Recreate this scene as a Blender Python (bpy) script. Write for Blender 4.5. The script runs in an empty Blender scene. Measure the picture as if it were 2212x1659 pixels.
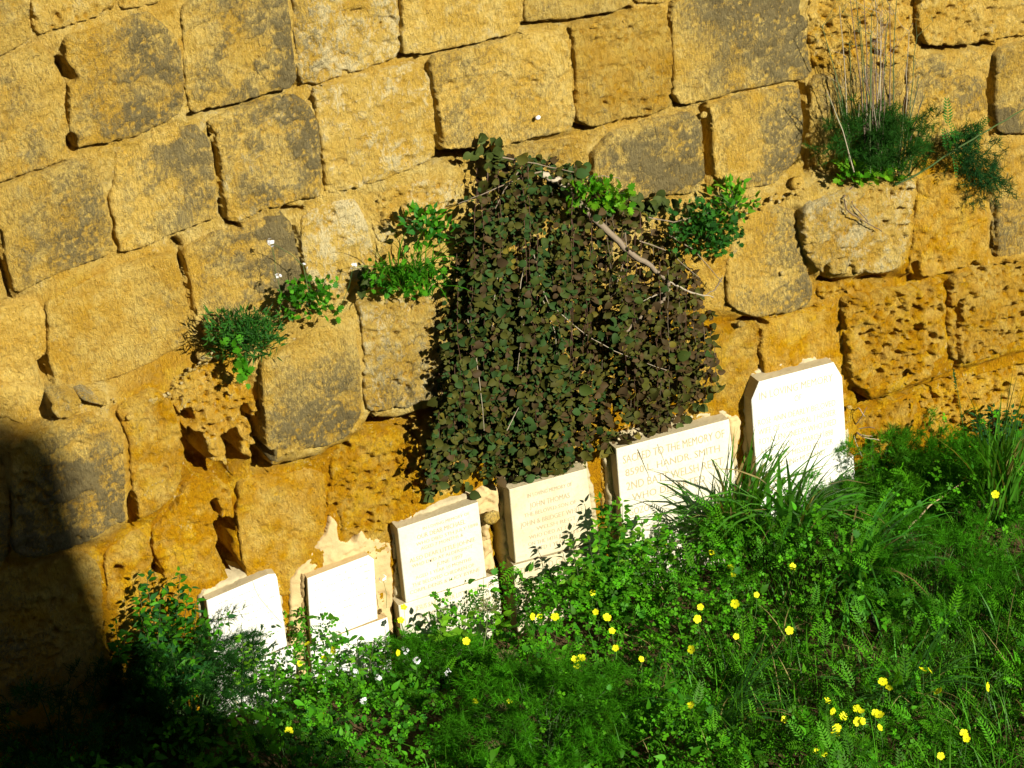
import bpy, math, random
import numpy as np
from mathutils import Vector, Matrix
random.seed(7)
RNG = np.random.default_rng(11)
scene = bpy.context.scene
COL = scene.collection

# ------------------------------------------------------------------ camera
PW, PH = 2212.0, 1659.0                 # pixel frame the photograph was measured in
TH, PHI, ROLL = math.radians(27.0), math.radians(21.5), math.radians(5.5)
DIST, FPX = 14.0, 5180.0
fw = np.array([math.sin(PHI)*math.cos(TH), math.cos(PHI)*math.cos(TH), -math.sin(TH)])
r0 = np.array([math.cos(PHI), -math.sin(PHI), 0.0])
u0 = np.cross(r0, fw)
RIGHT = r0*math.cos(ROLL) - u0*math.sin(ROLL)
UP = r0*math.sin(ROLL) + u0*math.cos(ROLL)
CAM = np.array([0.0, 0.0, 1.53]) - DIST*fw
cam_data = bpy.data.cameras.new('camera')
cam = bpy.data.objects.new('camera', cam_data); COL.objects.link(cam)
cam_data.sensor_fit = 'HORIZONTAL'; cam_data.sensor_width = 36.0
cam_data.lens = 36.0*FPX/PW
cam_data.clip_start = 0.1; cam_data.clip_end = 500.0
bk = -fw
cam.matrix_world = Matrix(((RIGHT[0], UP[0], bk[0], CAM[0]), (RIGHT[1], UP[1], bk[1], CAM[1]),
                           (RIGHT[2], UP[2], bk[2], CAM[2]), (0, 0, 0, 1)))
scene.camera = cam

# ------------------------------------------------------------------ light
SUN_AZ, SUN_EL = math.radians(20.0), math.radians(28.0)     # azimuth to the right of the wall's normal
SUN = np.array([math.sin(SUN_AZ)*math.cos(SUN_EL), -math.cos(SUN_AZ)*math.cos(SUN_EL), math.sin(SUN_EL)])
world = bpy.data.worlds.new('World'); scene.world = world; world.use_nodes = True
wn = world.node_tree.nodes; wl = world.node_tree.links
for n in list(wn): wn.remove(n)
sky = wn.new('ShaderNodeTexSky'); sky.sky_type = 'NISHITA'; sky.sun_disc = False
sky.air_density = 0.7; sky.dust_density = 0.4; sky.sun_elevation = SUN_EL; sky.sun_rotation = math.radians(180.0) - SUN_AZ
bg = wn.new('ShaderNodeBackground'); bg.inputs['Strength'].default_value = 0.05
wo = wn.new('ShaderNodeOutputWorld')
wl.new(sky.outputs[0], bg.inputs[0]); wl.new(bg.outputs[0], wo.inputs[0])
sd_ = bpy.data.lights.new('sun', 'SUN'); sd_.energy = 5.0; sd_.angle = math.radians(0.5); sd_.color = (1.0, 0.95, 0.84)
sun = bpy.data.objects.new('sun', sd_); COL.objects.link(sun)
sun.rotation_euler = Vector(SUN).to_track_quat('Z', 'Y').to_euler(); sun.location = (3, -20, 15)
scene.view_settings.view_transform = 'Standard'; scene.view_settings.look = 'None'
scene.view_settings.gamma = 1.0; scene.view_settings.use_curve_mapping = False
scene.view_settings.exposure = 0.95
scene.cycles.max_bounces = 6

# ------------------------------------------------------------------ helpers
def ray(px, py):
    px = np.asarray(px, float); py = np.asarray(py, float)
    a = (px-PW/2)/FPX; b = -(py-PH/2)/FPX
    return fw + a[..., None]*RIGHT + b[..., None]*UP
def on_wall(px, py, y=0.0):
    d = ray(px, py); t = (np.asarray(y, float)-CAM[1])/d[..., 1]
    return CAM + t[..., None]*d
def on_level(px, py, z=0.0):
    d = ray(px, py); t = (np.asarray(z, float)-CAM[2])/d[..., 2]
    return CAM + t[..., None]*d
def to_px(P):
    v = np.asarray(P, float) - CAM
    k = FPX/(v@fw)
    return PW/2 + (v@RIGHT)*k, PH/2 - (v@UP)*k

def _h(ix, iy, seed):
    h = (ix.astype(np.int64)*374761393 + iy.astype(np.int64)*668265263 + seed*1274126177) & 0xffffffff
    h = ((h ^ (h >> 13))*1274126177) & 0xffffffff
    h = ((h ^ (h >> 16))*2246822519) & 0xffffffff
    return ((h ^ (h >> 15)) & 0xffffff)/float(0xffffff)
def vn(x, y, scale, seed=0):
    x = x/scale; y = y/scale
    ix = np.floor(x); iy = np.floor(y); fx = x-ix; fy = y-iy
    fx = fx*fx*fx*(fx*(fx*6-15)+10); fy = fy*fy*fy*(fy*(fy*6-15)+10)
    a = _h(ix, iy, seed); b = _h(ix+1, iy, seed); c = _h(ix, iy+1, seed); d = _h(ix+1, iy+1, seed)
    return (a*(1-fx)+b*fx)*(1-fy) + (c*(1-fx)+d*fx)*fy
def fbm(x, y, scale, octv=4, seed=0, gain=0.5):
    s = np.zeros_like(x); amp = 1.0; tot = 0.0
    c, sn = math.cos(.6), math.sin(.6)
    for o in range(octv):
        s += amp*vn(x, y, scale, seed+17*o); tot += amp
        amp *= gain; scale *= 0.5
        x, y = x*c-y*sn+3.1, x*sn+y*c+1.7
    return s/tot*2-1                     # about -1..1
def worley(x, y, scale, seed=0):
    x = x/scale; y = y/scale
    ix = np.floor(x); iy = np.floor(y); best = np.full(x.shape, 9.0); rr = np.zeros(x.shape)
    for dx in (-1, 0, 1):
        for dy in (-1, 0, 1):
            cx = ix+dx; cy = iy+dy
            px = cx+_h(cx, cy, seed); py = cy+_h(cx, cy, seed+5)
            d = np.hypot(x-px, y-py); m = d < best
            best = np.where(m, d, best); rr = np.where(m, _h(cx, cy, seed+9), rr)
    return best, rr
def sstep(a, b, x):
    t = np.clip((x-a)/(b-a), 0, 1); return t*t*(3-2*t)
def chaikin(P, k=1, r=0.2):
    P = np.asarray(P, float)
    for _ in range(k):
        Q = np.roll(P, -1, 0)
        P = np.stack([P*(1-r)+Q*r, P*r+Q*(1-r)], 1).reshape(-1, 2)
    return P
def poly_sd(x, y, P):
    """signed distance to a polygon, positive inside"""
    d = np.full(x.shape, 1e9); inside = np.zeros(x.shape, bool); n = len(P)
    for i in range(n):
        ax, ay = P[i]; bx, by = P[(i+1) % n]
        ex, ey = bx-ax, by-ay; l2 = ex*ex+ey*ey+1e-12
        t = np.clip(((x-ax)*ex+(y-ay)*ey)/l2, 0, 1)
        d = np.minimum(d, np.hypot(x-ax-t*ex, y-ay-t*ey))
        if abs(by-ay) > 1e-12:
            c = ((ay > y) != (by > y)) & (x < (bx-ax)*(y-ay)/(by-ay)+ax); inside ^= c
    return np.where(inside, d, -d)
def line_d(x, y, P):
    d = np.full(x.shape, 1e9)
    for i in range(len(P)-1):
        ax, ay = P[i]; bx, by = P[i+1]; ex, ey = bx-ax, by-ay; l2 = ex*ex+ey*ey+1e-12
        t = np.clip(((x-ax)*ex+(y-ay)*ey)/l2, 0, 1)
        d = np.minimum(d, np.hypot(x-ax-t*ex, y-ay-t*ey))
    return d

ORG = {}
def link(name, data, parent=None, loc=None):
    o = bpy.data.objects.new(name, data); COL.objects.link(o)
    if parent is not None:
        o.parent = parent; ORG[o.name] = ORG[parent.name]
    else:
        l = np.zeros(3) if loc is None else np.asarray(loc, float)
        o.location = l; ORG[o.name] = l
    return o
def tag(o, label=None, cat=None, group=None, kind=None):
    if label: o['label'] = label
    if cat: o['category'] = cat
    if group: o['group'] = group
    if kind: o['kind'] = kind
    return o
def empty(name, loc, label, cat, group=None):
    o = link(name, None, None, loc); o.empty_display_size = .1
    return tag(o, label, cat, group)
def mesh_data(name, V, faces, mats, cols=None, smooth=True, midx=None):
    """faces: (n,k) int array or list of such arrays"""
    if isinstance(faces, np.ndarray): faces = [faces]
    me = bpy.data.meshes.new(name)
    V = np.asarray(V, np.float32).reshape(-1, 3)
    me.vertices.add(len(V)); me.vertices.foreach_set('co', V.ravel())
    idx = np.concatenate([f.ravel() for f in faces]).astype(np.int32)
    tot = np.concatenate([np.full(len(f), f.shape[1], np.int32) for f in faces])
    start = np.concatenate([[0], np.cumsum(tot)[:-1]]).astype(np.int32)
    me.loops.add(len(idx)); me.loops.foreach_set('vertex_index', idx)
    me.polygons.add(len(tot)); me.polygons.foreach_set('loop_start', start)
    if midx is not None: me.polygons.foreach_set('material_index', midx.astype(np.int32))
    me.polygons.foreach_set('use_smooth', np.full(len(tot), smooth))
    me.update(calc_edges=True)
    if cols is not None:
        c = np.ones((len(V), 4), np.float32); c[:, :cols.shape[1]] = cols
        a = me.color_attributes.new('Col', 'FLOAT_COLOR', 'POINT'); a.data.foreach_set('color', c.ravel())
    for m in (mats if isinstance(mats, (list, tuple)) else [mats]): me.materials.append(m)
    return me
def mk(name, V, faces, mats, parent=None, loc=None, cols=None, smooth=True, midx=None):
    V = np.asarray(V, float).reshape(-1, 3)
    base = ORG[parent.name] if parent is not None else (np.zeros(3) if loc is None else np.asarray(loc, float))
    return link(name, mesh_data(name, V-base, faces, mats, cols, smooth, midx), parent, loc)

class Geo:
    """collects pieces of one mesh: vertices, faces and colours"""
    def __init__(s): s.V = []; s.F = {}; s.C = []; s.n = 0
    def add(s, V, F, C):
        V = np.asarray(V, float).reshape(-1, 3); F = np.asarray(F, int)
        s.V.append(V); s.F.setdefault(F.shape[1], []).append(F+s.n)
        C = np.asarray(C, float); s.C.append(np.broadcast_to(C, (len(V), 3)) if C.ndim == 1 else C)
        s.n += len(V)
    def inst(s, T, F, pos, R, scale, C):
        """n copies of template T (k,3), faces F"""
        n, k = len(pos), len(T)
        if n == 0: return
        scale = np.asarray(scale, float)
        if scale.ndim == 1: scale = scale[:, None]
        V = np.einsum('nij,nkj->nki', R, T[None]*scale[:, None, :]) + pos[:, None, :]
        FF = (F[None] + (np.arange(n)*k)[:, None, None]).reshape(-1, F.shape[1])
        s.add(V.reshape(-1, 3), FF, np.repeat(C, k, 0))
    def tube(s, P, r0, r1, sides, C):
        P = np.asarray(P, float); n = len(P)
        d = np.gradient(P, axis=0); d /= np.linalg.norm(d, axis=1)[:, None]+1e-9
        a = np.cross(d, [0.31, 0.52, 0.79]); a /= np.linalg.norm(a, axis=1)[:, None]+1e-9
        b = np.cross(d, a); r = np.linspace(r0, r1, n)[:, None, None]
        ang = np.arange(sides)*2*math.pi/sides
        V = P[:, None] + r*(a[:, None]*np.cos(ang)[None, :, None] + b[:, None]*np.sin(ang)[None, :, None])
        i = np.arange(n-1)[:, None]*sides; j = np.arange(sides)[None]; k = (j+1) % sides
        F = np.stack([i+j, i+k, i+sides+k, i+sides+j], -1).reshape(-1, 4)
        s.add(V.reshape(-1, 3), F, C)
    def build(s, name, mats, parent=None, loc=None, smooth=True):
        F = [np.concatenate(f) for f in s.F.values()]
        return mk(name, np.concatenate(s.V), F, mats, parent, loc, np.concatenate(s.C), smooth)
def frames(d, nrm):
    d = d/(np.linalg.norm(d, axis=1)[:, None]+1e-9)
    z = nrm - (nrm*d).sum(1)[:, None]*d; z /= np.linalg.norm(z, axis=1)[:, None]+1e-9
    x = np.cross(d, z); return np.stack([x, d, z], -1)
def jit(n, base, var=.25, hue=.12, rng=RNG):
    c = np.asarray(base)[None]*(1+var*(rng.random((n, 1))*2-1))
    return np.clip(c*(1+hue*(rng.random((n, 3))*2-1)), 0, 1)
def unit(v): return v/(np.linalg.norm(v, axis=-1, keepdims=True)+1e-9)

# ------------------------------------------------------------------ materials
def new_mat(name):
    m = bpy.data.materials.new(name); m.use_nodes = True
    nt = m.node_tree
    for n in list(nt.nodes): nt.nodes.remove(n)
    return m, nt
class NT:
    def __init__(s, nt): s.nt = nt
    def n(s, t, **kw):
        x = s.nt.nodes.new(t)
        for k, v in kw.items(): setattr(x, k, v)
        return x
    def l(s, a, b): s.nt.links.new(a, b)
    def noise(s, vec, scale, detail=4, rough=.55):
        x = s.n('ShaderNodeTexNoise'); x.inputs['Scale'].default_value = scale
        x.inputs['Detail'].default_value = detail; x.inputs['Roughness'].default_value = rough
        s.l(vec, x.inputs['Vector']); return x.outputs['Fac']
    def mth(s, op, a, b=None, clamp=False):
        x = s.n('ShaderNodeMath', operation=op, use_clamp=clamp)
        for i, v in enumerate((a, b)):
            if v is None: continue
            if isinstance(v, (int, float)): x.inputs[i].default_value = v
            else: s.l(v, x.inputs[i])
        return x.outputs[0]
    def ramp(s, v, a, b):
        x = s.n('ShaderNodeMapRange'); x.inputs['From Min'].default_value = a; x.inputs['From Max'].default_value = b
        x.interpolation_type = 'SMOOTHSTEP'; s.l(v, x.inputs['Value']); return x.outputs['Result']
    def mix(s, f, a, b):
        x = s.n('ShaderNodeMix', data_type='RGBA')
        if isinstance(f, (int, float)): x.inputs['Factor'].default_value = f
        else: s.l(f, x.inputs['Factor'])
        for k, v in (('A', a), ('B', b)):
            i = [q for q in x.inputs if q.name == k and q.type == 'RGBA'][0]
            if isinstance(v, tuple): i.default_value = v+(1,)
            else: s.l(v, i)
        return [q for q in x.outputs if q.type == 'RGBA'][0]
    def finish(s, color, rough=.9, spec=.15, bump=None, bdist=.01, bstr=1.0, transl=0.0, tcol=None):
        p = s.n('ShaderNodeBsdfPrincipled'); o = s.n('ShaderNodeOutputMaterial')
        if isinstance(color, tuple): p.inputs['Base Color'].default_value = color+(1,)
        else: s.l(color, p.inputs['Base Color'])
        if isinstance(rough, (int, float)): p.inputs['Roughness'].default_value = rough
        else: s.l(rough, p.inputs['Roughness'])
        p.inputs['Specular IOR Level'].default_value = spec
        if bump is not None:
            b = s.n('ShaderNodeBump'); b.inputs['Distance'].default_value = bdist; b.inputs['Strength'].default_value = bstr
            s.l(bump, b.inputs['Height']); s.l(b.outputs[0], p.inputs['Normal'])
        if transl > 0:
            t = s.n('ShaderNodeBsdfTranslucent'); mx = s.n('ShaderNodeMixShader'); mx.inputs[0].default_value = transl
            if isinstance(tcol, tuple): t.inputs[0].default_value = tcol+(1,)
            else: s.l(tcol if tcol is not None else color, t.inputs[0])
            s.l(p.outputs[0], mx.inputs[1]); s.l(t.outputs[0], mx.inputs[2]); s.l(mx.outputs[0], o.inputs[0])
        else: s.l(p.outputs[0], o.inputs[0])

def stone_material(name, tint=(1, 1, 1)):
    m, nt = new_mat(name); g = NT(nt)
    tc = g.n('ShaderNodeTexCoord').outputs['Object']
    oi = g.n('ShaderNodeObjectInfo').outputs['Random']
    at = g.n('ShaderNodeAttribute', attribute_name='Col'); sp = g.n('ShaderNodeSeparateColor'); g.l(at.outputs['Color'], sp.inputs[0])
    film, pale, ochre = sp.outputs[0], sp.outputs[1], sp.outputs[2]
    mp = g.n('ShaderNodeMapping'); mp.inputs['Scale'].default_value = (1.0, 1.0, .45); g.l(tc, mp.inputs[0]); tv = mp.outputs[0]
    n1 = g.noise(tc, 3.1, 5, .6); n2 = g.noise(tc, 13, 6, .65); n3 = g.noise(tv, 60, 6, .72); n4 = g.noise(tc, 190, 4, .65); n5 = g.noise(tc, 6.5, 6, .7)
    c = g.mix(g.ramp(n1, .35, .65), (.60*tint[0], .385*tint[1], .080*tint[2]), (.69*tint[0], .490*tint[1], .140*tint[2]))
    c = g.mix(g.mth('MULTIPLY', g.ramp(n5, .44, .62), .8), c, (.76*tint[0], .58*tint[1], .205*tint[2]))
    c = g.mix(g.mth('MULTIPLY', g.ramp(n3, .42, .66), .5), c, (.46, .27, .06))
    fk = g.ramp(g.noise(tc, 110, 4, .75), .56, .68)
    c = g.mix(g.mth('MULTIPLY', fk, .6), c, (.84, .68, .32))
    o1 = g.mix(g.ramp(n2, .3, .7), (.41, .180, .008), (.56, .290, .020))
    o1 = g.mix(g.mth('MULTIPLY', g.ramp(n5, .46, .62), .8), o1, (.68, .43, .060))
    c = g.mix(g.mth('MULTIPLY', g.mth('MULTIPLY', ochre, 1.35), g.mth('ADD', .55, g.mth('MULTIPLY', g.ramp(n2, .3, .6), .45)), True), c, o1)
    pf = g.mth('ADD', pale, g.mth('MULTIPLY', g.mth('SUBTRACT', n2, .5), 1.8))
    pf = g.mth('ADD', pf, g.mth('MULTIPLY', g.mth('SUBTRACT', n3, .5), 1.8))
    c = g.mix(g.ramp(pf, .35, .8), c, (.78, .65, .34))
    ff = g.mth('ADD', film, g.mth('MULTIPLY', g.mth('SUBTRACT', n5, .5), 1.0))
    ff = g.mth('ADD', ff, g.mth('MULTIPLY', g.mth('SUBTRACT', n3, .5), 1.5))
    ff = g.mth('ADD', ff, g.mth('MULTIPLY', g.mth('SUBTRACT', n4, .5), 1.3))
    gc = g.mix(g.ramp(n2, .3, .7), (.125, .105, .055), (.215, .175, .085))
    c = g.mix(g.mth('MULTIPLY', g.ramp(ff, .10, .95), .93), c, gc)
    dk = g.mth('MAXIMUM', g.ramp(g.noise(tv, 70, 5, .78), .59, .70), g.ramp(g.noise(tv, 24, 5, .7), .66, .74))
    c = g.mix(g.mth('MULTIPLY', dk, .6), c, (.12, .062, .014))
    hv = g.n('ShaderNodeHueSaturation'); g.l(c, hv.inputs['Color']); hv.inputs['Saturation'].default_value = 1.06
    g.l(g.mth('ADD', .86, g.mth('MULTIPLY', oi, .26)), hv.inputs['Value'])
    b = g.mth('ADD', g.mth('MULTIPLY', n2, .45), g.mth('ADD', g.mth('MULTIPLY', n3, .95), g.mth('MULTIPLY', n4, .34)))
    b = g.mth('SUBTRACT', b, g.mth('MULTIPLY', dk, .22))
    g.finish(hv.outputs[0], .93, .12, b, .055, 1.0)
    return m
M_STONE = stone_material('limestone')
M_MORTAR = stone_material('earth_mortar', (1.05, 1.08, 1.15))

def plaster_material(name, c1, c2, c3, bd=.006):
    m, nt = new_mat(name); g = NT(nt)
    tc = g.n('ShaderNodeTexCoord').outputs['Object']
    n1 = g.noise(tc, 5, 5); n2 = g.noise(tc, 40, 5, .65); n3 = g.noise(tc, 220, 3)
    c = g.mix(g.ramp(n1, .35, .65), c1, c2); c = g.mix(g.mth('MULTIPLY', g.ramp(n2, .52, .75), .7), c, c3)
    g.finish(c, .85, .2, g.mth('ADD', n2, g.mth('MULTIPLY', n3, .4)), bd, .7)
    return m
M_CREAM = plaster_material('cream_mortar', (.48, .36, .17), (.43, .31, .14), (.36, .25, .10))
M_GREY = plaster_material('grey_mortar', (.36, .30, .17), (.43, .36, .21), (.26, .21, .11))
M_BROWN = plaster_material('brown_mortar', (.24, .16, .06), (.30, .21, .09), (.13, .08, .03), .012)
M_WHITE = plaster_material('white_marble', (.68, .67, .60), (.63, .61, .52), (.53, .48, .36), .006)
M_IVORY = plaster_material('ivory_limestone', (.54, .48, .33), (.50, .43, .26), (.42, .34, .19), .005)
M_IVORY2 = plaster_material('ivory_marble', (.61, .57, .44), (.57, .52, .38), (.50, .43, .28), .005)
def flat_mat(name, c, rough=.8, spec=.2):
    m, nt = new_mat(name); g = NT(nt)
    tc = g.n('ShaderNodeTexCoord').outputs['Object']
    n1 = g.noise(tc, 30, 4)
    g.finish(g.mix(n1, tuple(x*.8 for x in c), tuple(min(1, x*1.2) for x in c)), rough, spec)
    return m
M_LETTER = flat_mat('faded_letter_paint', (.34, .28, .17)); M_LETTER2 = flat_mat('worn_letter_cut', (.38, .34, .23))
def leaf_material(name, rough=.5, spec=.3, transl=.3, tmul=(1.5, 1.7, .8)):
    m, nt = new_mat(name); g = NT(nt)
    at = g.n('ShaderNodeAttribute', attribute_name='Col').outputs['Color']
    tc = g.n('ShaderNodeTexCoord').outputs['Object']
    c = g.mix(g.noise(tc, 90, 2), at, g.mix(.35, at, (.02, .05, .008)))
    mul = g.n('ShaderNodeMix', data_type='RGBA', blend_type='MULTIPLY'); mul.inputs['Factor'].default_value = 1
    ii = [q for q in mul.inputs if q.type == 'RGBA']; g.l(c, ii[0]); ii[1].default_value = tmul+(1,)
    g.finish(c, rough, spec, transl=transl, tcol=[q for q in mul.outputs if q.type == 'RGBA'][0])
    return m
M_LEAF = leaf_material('green_leaf', .5, .09, .33, (2.2, 2.0, .6)); M_DARKLEAF = leaf_material('leathery_leaf', .6, .06, .1, (1.1, 1.2, .8))
M_GRASS = leaf_material('grass_blade', .45, .12, .33, (1.9, 1.9, .7)); M_FENNEL = leaf_material('fennel_thread', .6, .05, .4, (2., 1.9, .7))
M_PETAL = leaf_material('petal', .6, .15, .3, (1, 1, 1))
def stem_material():
    m, nt = new_mat('stem_bark'); g = NT(nt)
    at = g.n('ShaderNodeAttribute', attribute_name='Col').outputs['Color']
    tc = g.n('ShaderNodeTexCoord').outputs['Object']
    n = g.noise(tc, 120, 4)
    g.finish(g.mix(n, at, g.mix(.5, at, (.08, .06, .04))), .8, .2, n, .004, .6)
    return m
M_STEM = stem_material()
def soil_material():
    m, nt = new_mat('dark_soil'); g = NT(nt)
    tc = g.n('ShaderNodeTexCoord').outputs['Object']
    n1 = g.noise(tc, 2, 5); n2 = g.noise(tc, 25, 6, .7)
    c = g.mix(n1, (.06, .04, .018), (.13, .085, .035)); c = g.mix(g.ramp(n2, .5, .8), c, (.20, .14, .06))
    g.finish(c, .95, .1, n2, .03, 1)
    return m
M_SOIL = soil_material()
# ------------------------------------------------------------------ ground
gx = np.concatenate([np.linspace(-60, -6, 10)[:-1], np.linspace(-6, 7, 200), np.linspace(7, 60, 10)[1:]])
gy = np.concatenate([np.linspace(-60, -5, 10)[:-1], np.linspace(-5, .6, 90), np.linspace(.6, 40, 8)[1:]])
X, Y = np.meshgrid(gx, gy)
near = sstep(-5, -4.2, Y)*sstep(-6, -5, X)*(1-sstep(6, 7, X))
Z = near*(.05*fbm(X, Y, .9, 4, 3)+.015*fbm(X, Y, .12, 3, 5)) - .03
nx, ny = len(gx), len(gy)
ii = (np.arange(ny-1)[:, None]*nx+np.arange(nx-1)[None]).ravel()
tag(mk('ground', np.stack([X, Y, Z], -1), np.stack([ii, ii+1, ii+nx+1, ii+nx], -1), M_SOIL), kind='structure')

# ------------------------------------------------------------------ the unseen bastion behind the viewpoint whose shade falls on the lower left
YB = -19.0
edge_px = [(-420, 858), (-60, 866), (20, 900), (78, 945), (112, 1005), (130, 1090), (160, 1180), (194, 1260), (222, 1330), (250, 1400), (285, 1470), (350, 1550), (450, 1640)]  # follows the shade's edge on the wall, foot widened to shade more plants
prof = []
for q in edge_px:
    p = on_wall(*q, -.03); s = (YB-p[1])/SUN[1]; prof.append((p+s*SUN)[[0, 2]])
prof = np.array(prof)
outl = np.concatenate([[[-30, -.2]], [[-30, 26.]], [[prof[0, 0]-.4, 26.]], prof, [[prof[-1, 0]+.3, 8.0], [26., 8.0], [26., -.2]]])  # great height at left and low wing at right added to block sky light
n = len(outl)
V = np.concatenate([np.c_[outl[:, 0], np.full(n, YB), outl[:, 1]], np.c_[outl[:, 0], np.full(n, YB-1.4), outl[:, 1]]])
F4 = np.array([[i, (i+1) % n, n+(i+1) % n, n+i] for i in range(n)])
bast = mk('bastion_wall', V, [np.arange(n)[None, ::-1], (np.arange(n)+n)[None], F4], M_STONE, None, (-15, YB, 0), np.tile([.3, .1, .2], (2*n, 1)), smooth=False)
tag(bast, 'unseen limestone bastion wall opposite, shading the lower left corner, raised and widened to dim the sky', 'bastion')

# ------------------------------------------------------------------ the wall, stone by stone
WALL = empty('ashlar_wall', (0, 0, 0), 'old golden limestone block wall rising behind the row of headstones', 'wall')
S = []
def st(h, rough, film, pale, ochre, *p): S.append((h, rough, film, pale, ochre, np.array(p, float).reshape(-1, 2)))
# first course
st(.03, .3, .25, .1, .1, -120,0, 66,0, 68,88, 0,127, -120,165)
st(.03, .9, 0, .25, .1, 72,-40, 258,-40, 250,24, 125,66, 76,84)
st(.03, .7, 0, .2, .1, 264,-40, 352,-40, 350,8, 258,26)
st(.04, .4, .6, .0, .05, 393,22, 430,-10, 622,-40, 634,90, 643,187, 525,224, 414,250, 404,210, 399,90)
st(.03, .6, .3, .55, .05, 630,-40, 858,-40, 866,122, 780,155, 690,184, 650,182, 640,100)
st(.05, .4, .1, .2, .05, 868,-40, 1126,-40, 1126,70, 1044,92, 980,106, 925,122, 871,120)
st(.05, .3, .25, .1, .1, 1135,-40, 1368,-40, 1362,20, 1245,43, 1175,49, 1133,50)
st(.03, .5, .2, .1, .2, 1374,-60, 1452,-60, 1446,6, 1374,10)
st(.05, .15, .8, 0, .1, 1452,17, 1500,-30, 1729,-40, 1731,30, 1750,42, 1747,105, 1755,153, 1740,170, 1645,188, 1557,209, 1472,227, 1457,211)
st(.03, 1.5, .0, .15, .35, 1754,-40, 1975,-40, 1980,70, 1986,110, 1985,138, 1880,143, 1762,152, 1754,100)
st(.05, 1.0, .1, .15, .2, 1986,-40, 2330,-40, 2330,60, 2230,73, 2123,93, 2067,103, 2010,103, 1992,70)
# second course
st(.03, .5, .35, .1, .2, -120,168, 0,130, 85,94, 133,140, 143,225, 155,328, 148,343, 0,398, -120,440)
st(.05, .35, .62, 0, .2, 142,87, 197,67, 318,29, 356,53, 390,86, 396,140, 401,245, 300,296, 160,326, 152,290, 154,225, 147,150)
st(.03, .3, .62, 0, .05, 247,339, 275,318, 355,284, 420,270, 451,294, 463,335, 473,467, 413,490, 264,556, 248,485, 238,440, 245,397)
st(.04, .45, .62, .35, .1, 444,263, 527,229, 640,209, 666,226, 686,265, 694,315, 696,424, 668,431, 570,456, 502,488, 488,450, 478,380, 470,300)
st(.04, .6, .12, .45, .05, 677,197, 730,182, 870,142, 905,141, 928,166, 936,220, 943,300, 938,344, 880,374, 790,403, 707,428, 702,350, 697,290)
st(.06, .5, .33, .05, .05, 930,131, 1020,103, 1125,72, 1190,68, 1225,89, 1239,120, 1243,274, 1220,286, 1140,304, 1068,321, 951,325, 958,299, 949,229, 934,169)
st(.05, .7, .2, .1, .45, 1234,57, 1315,37, 1433,14, 1446,36, 1453,88, 1456,211, 1450,242, 1332,262, 1278,276, 1250,261, 1248,193, 1241,88)
st(.05, .35, .7, 0, .15, 1534,227, 1610,209, 1727,186, 1733,225, 1737,299, 1733,334, 1713,358, 1680,395, 1610,413, 1552,402, 1546,369, 1539,281)
st(.02, .4, .35, .1, .1, 1752,167, 1870,150, 1943,152, 1953,200, 1958,300, 1900,358, 1800,383, 1762,363, 1751,300)
st(.04, .5, .4, .05, .2, 1967,142, 2010,122, 2135,105, 2146,140, 2133,180, 2139,265, 2105,298, 2000,318, 1962,280)
st(.05, .4, .5, .05, .1, 2154,107, 2230,90, 2330,74, 2330,270, 2230,288, 2160,293, 2152,230)
# third course
st(.03, .4, .1, .05, .4, -120,600, -20,560, 6,582, 22,645, 0,658, -120,690)
st(.04, .4, .5, .05, .15, -120,450, 5,407, 60,384, 150,352, 205,341, 226,420, 243,490, 250,543, 228,558, 120,598, 34,638, 14,560, 5,500)
st(.04, .12, .13, 0, .35, 100,656, 197,602, 316,562, 378,550, 395,610, 413,690, 400,746, 335,783, 245,820, 140,845, 118,833, 107,785, 104,695)
st(.02, .2, .68, 0, .15, 400,547, 455,512, 527,487, 612,464, 634,487, 648,550, 657,600, 640,690, 520,720, 440,735, 425,700, 414,620, 398,570)
st(.03, .6, .25, .7, 0, 652,482, 700,442, 768,429, 788,470, 803,520, 813,580, 798,620, 740,650, 690,640, 662,600, 657,540)
st(.03, 1.2, .05, .4, .15, 786,427, 860,402, 960,387, 1010,400, 1000,440, 900,470, 880,500, 850,530, 822,540, 804,480)
st(.01, .6, .2, .2, .1, 1072,338, 1160,312, 1268,302, 1276,360, 1273,430, 1100,440, 1060,400)
st(.04, .2, .85, 0, .05, 1287,332, 1330,287, 1400,264, 1500,242, 1520,270, 1523,390, 1500,420, 1380,430, 1292,430, 1282,380)
st(.02, .4, .1, .05, .3, -120,690, 0,660, 40,650, 83,652, 100,680, 103,748, 83,800, 76,826, 0,828, -120,850)
# ledge course
st(.12, .4, .5, .15, .25, 1592,482, 1620,462, 1680,447, 1713,452, 1733,500, 1743,560, 1755,630, 1752,658, 1700,678, 1630,688, 1577,660, 1572,610, 1577,560)
st(.20, .9, .28, .55, .1, 1737,462, 1748,442, 1820,420, 1930,398, 1982,388, 1973,460, 1963,530, 1948,578, 1900,593, 1800,598, 1767,583, 1747,555, 1738,500)
st(.17, .6, .15, .1, .7, 1992,394, 2030,380, 2083,382, 2123,407, 2135,457, 2138,545, 2110,573, 2010,598, 1967,593, 1976,520, 1984,450)
st(.10, .5, .5, .1, .3, 2142,420, 2162,333, 2230,320, 2330,305, 2330,540, 2230,548, 2150,558, 2143,500)
st(.20, .3, .66, .1, .1, 568,787, 600,764, 700,719, 758,704, 773,722, 781,790, 783,900, 750,948, 700,968, 620,983, 582,1001, 575,930, 571,850)
st(.17, .9, .45, .5, .1, 779,670, 805,658, 893,648, 985,637, 1050,660, 1050,800, 1000,860, 935,868, 872,887, 792,893, 787,853, 790,765, 783,727)
st(.12, 1.3, .1, .2, .6, 368,842, 387,816, 482,797, 506,815, 546,842, 563,890, 569,990, 530,1008, 470,1028, 432,990, 402,930)
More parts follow.
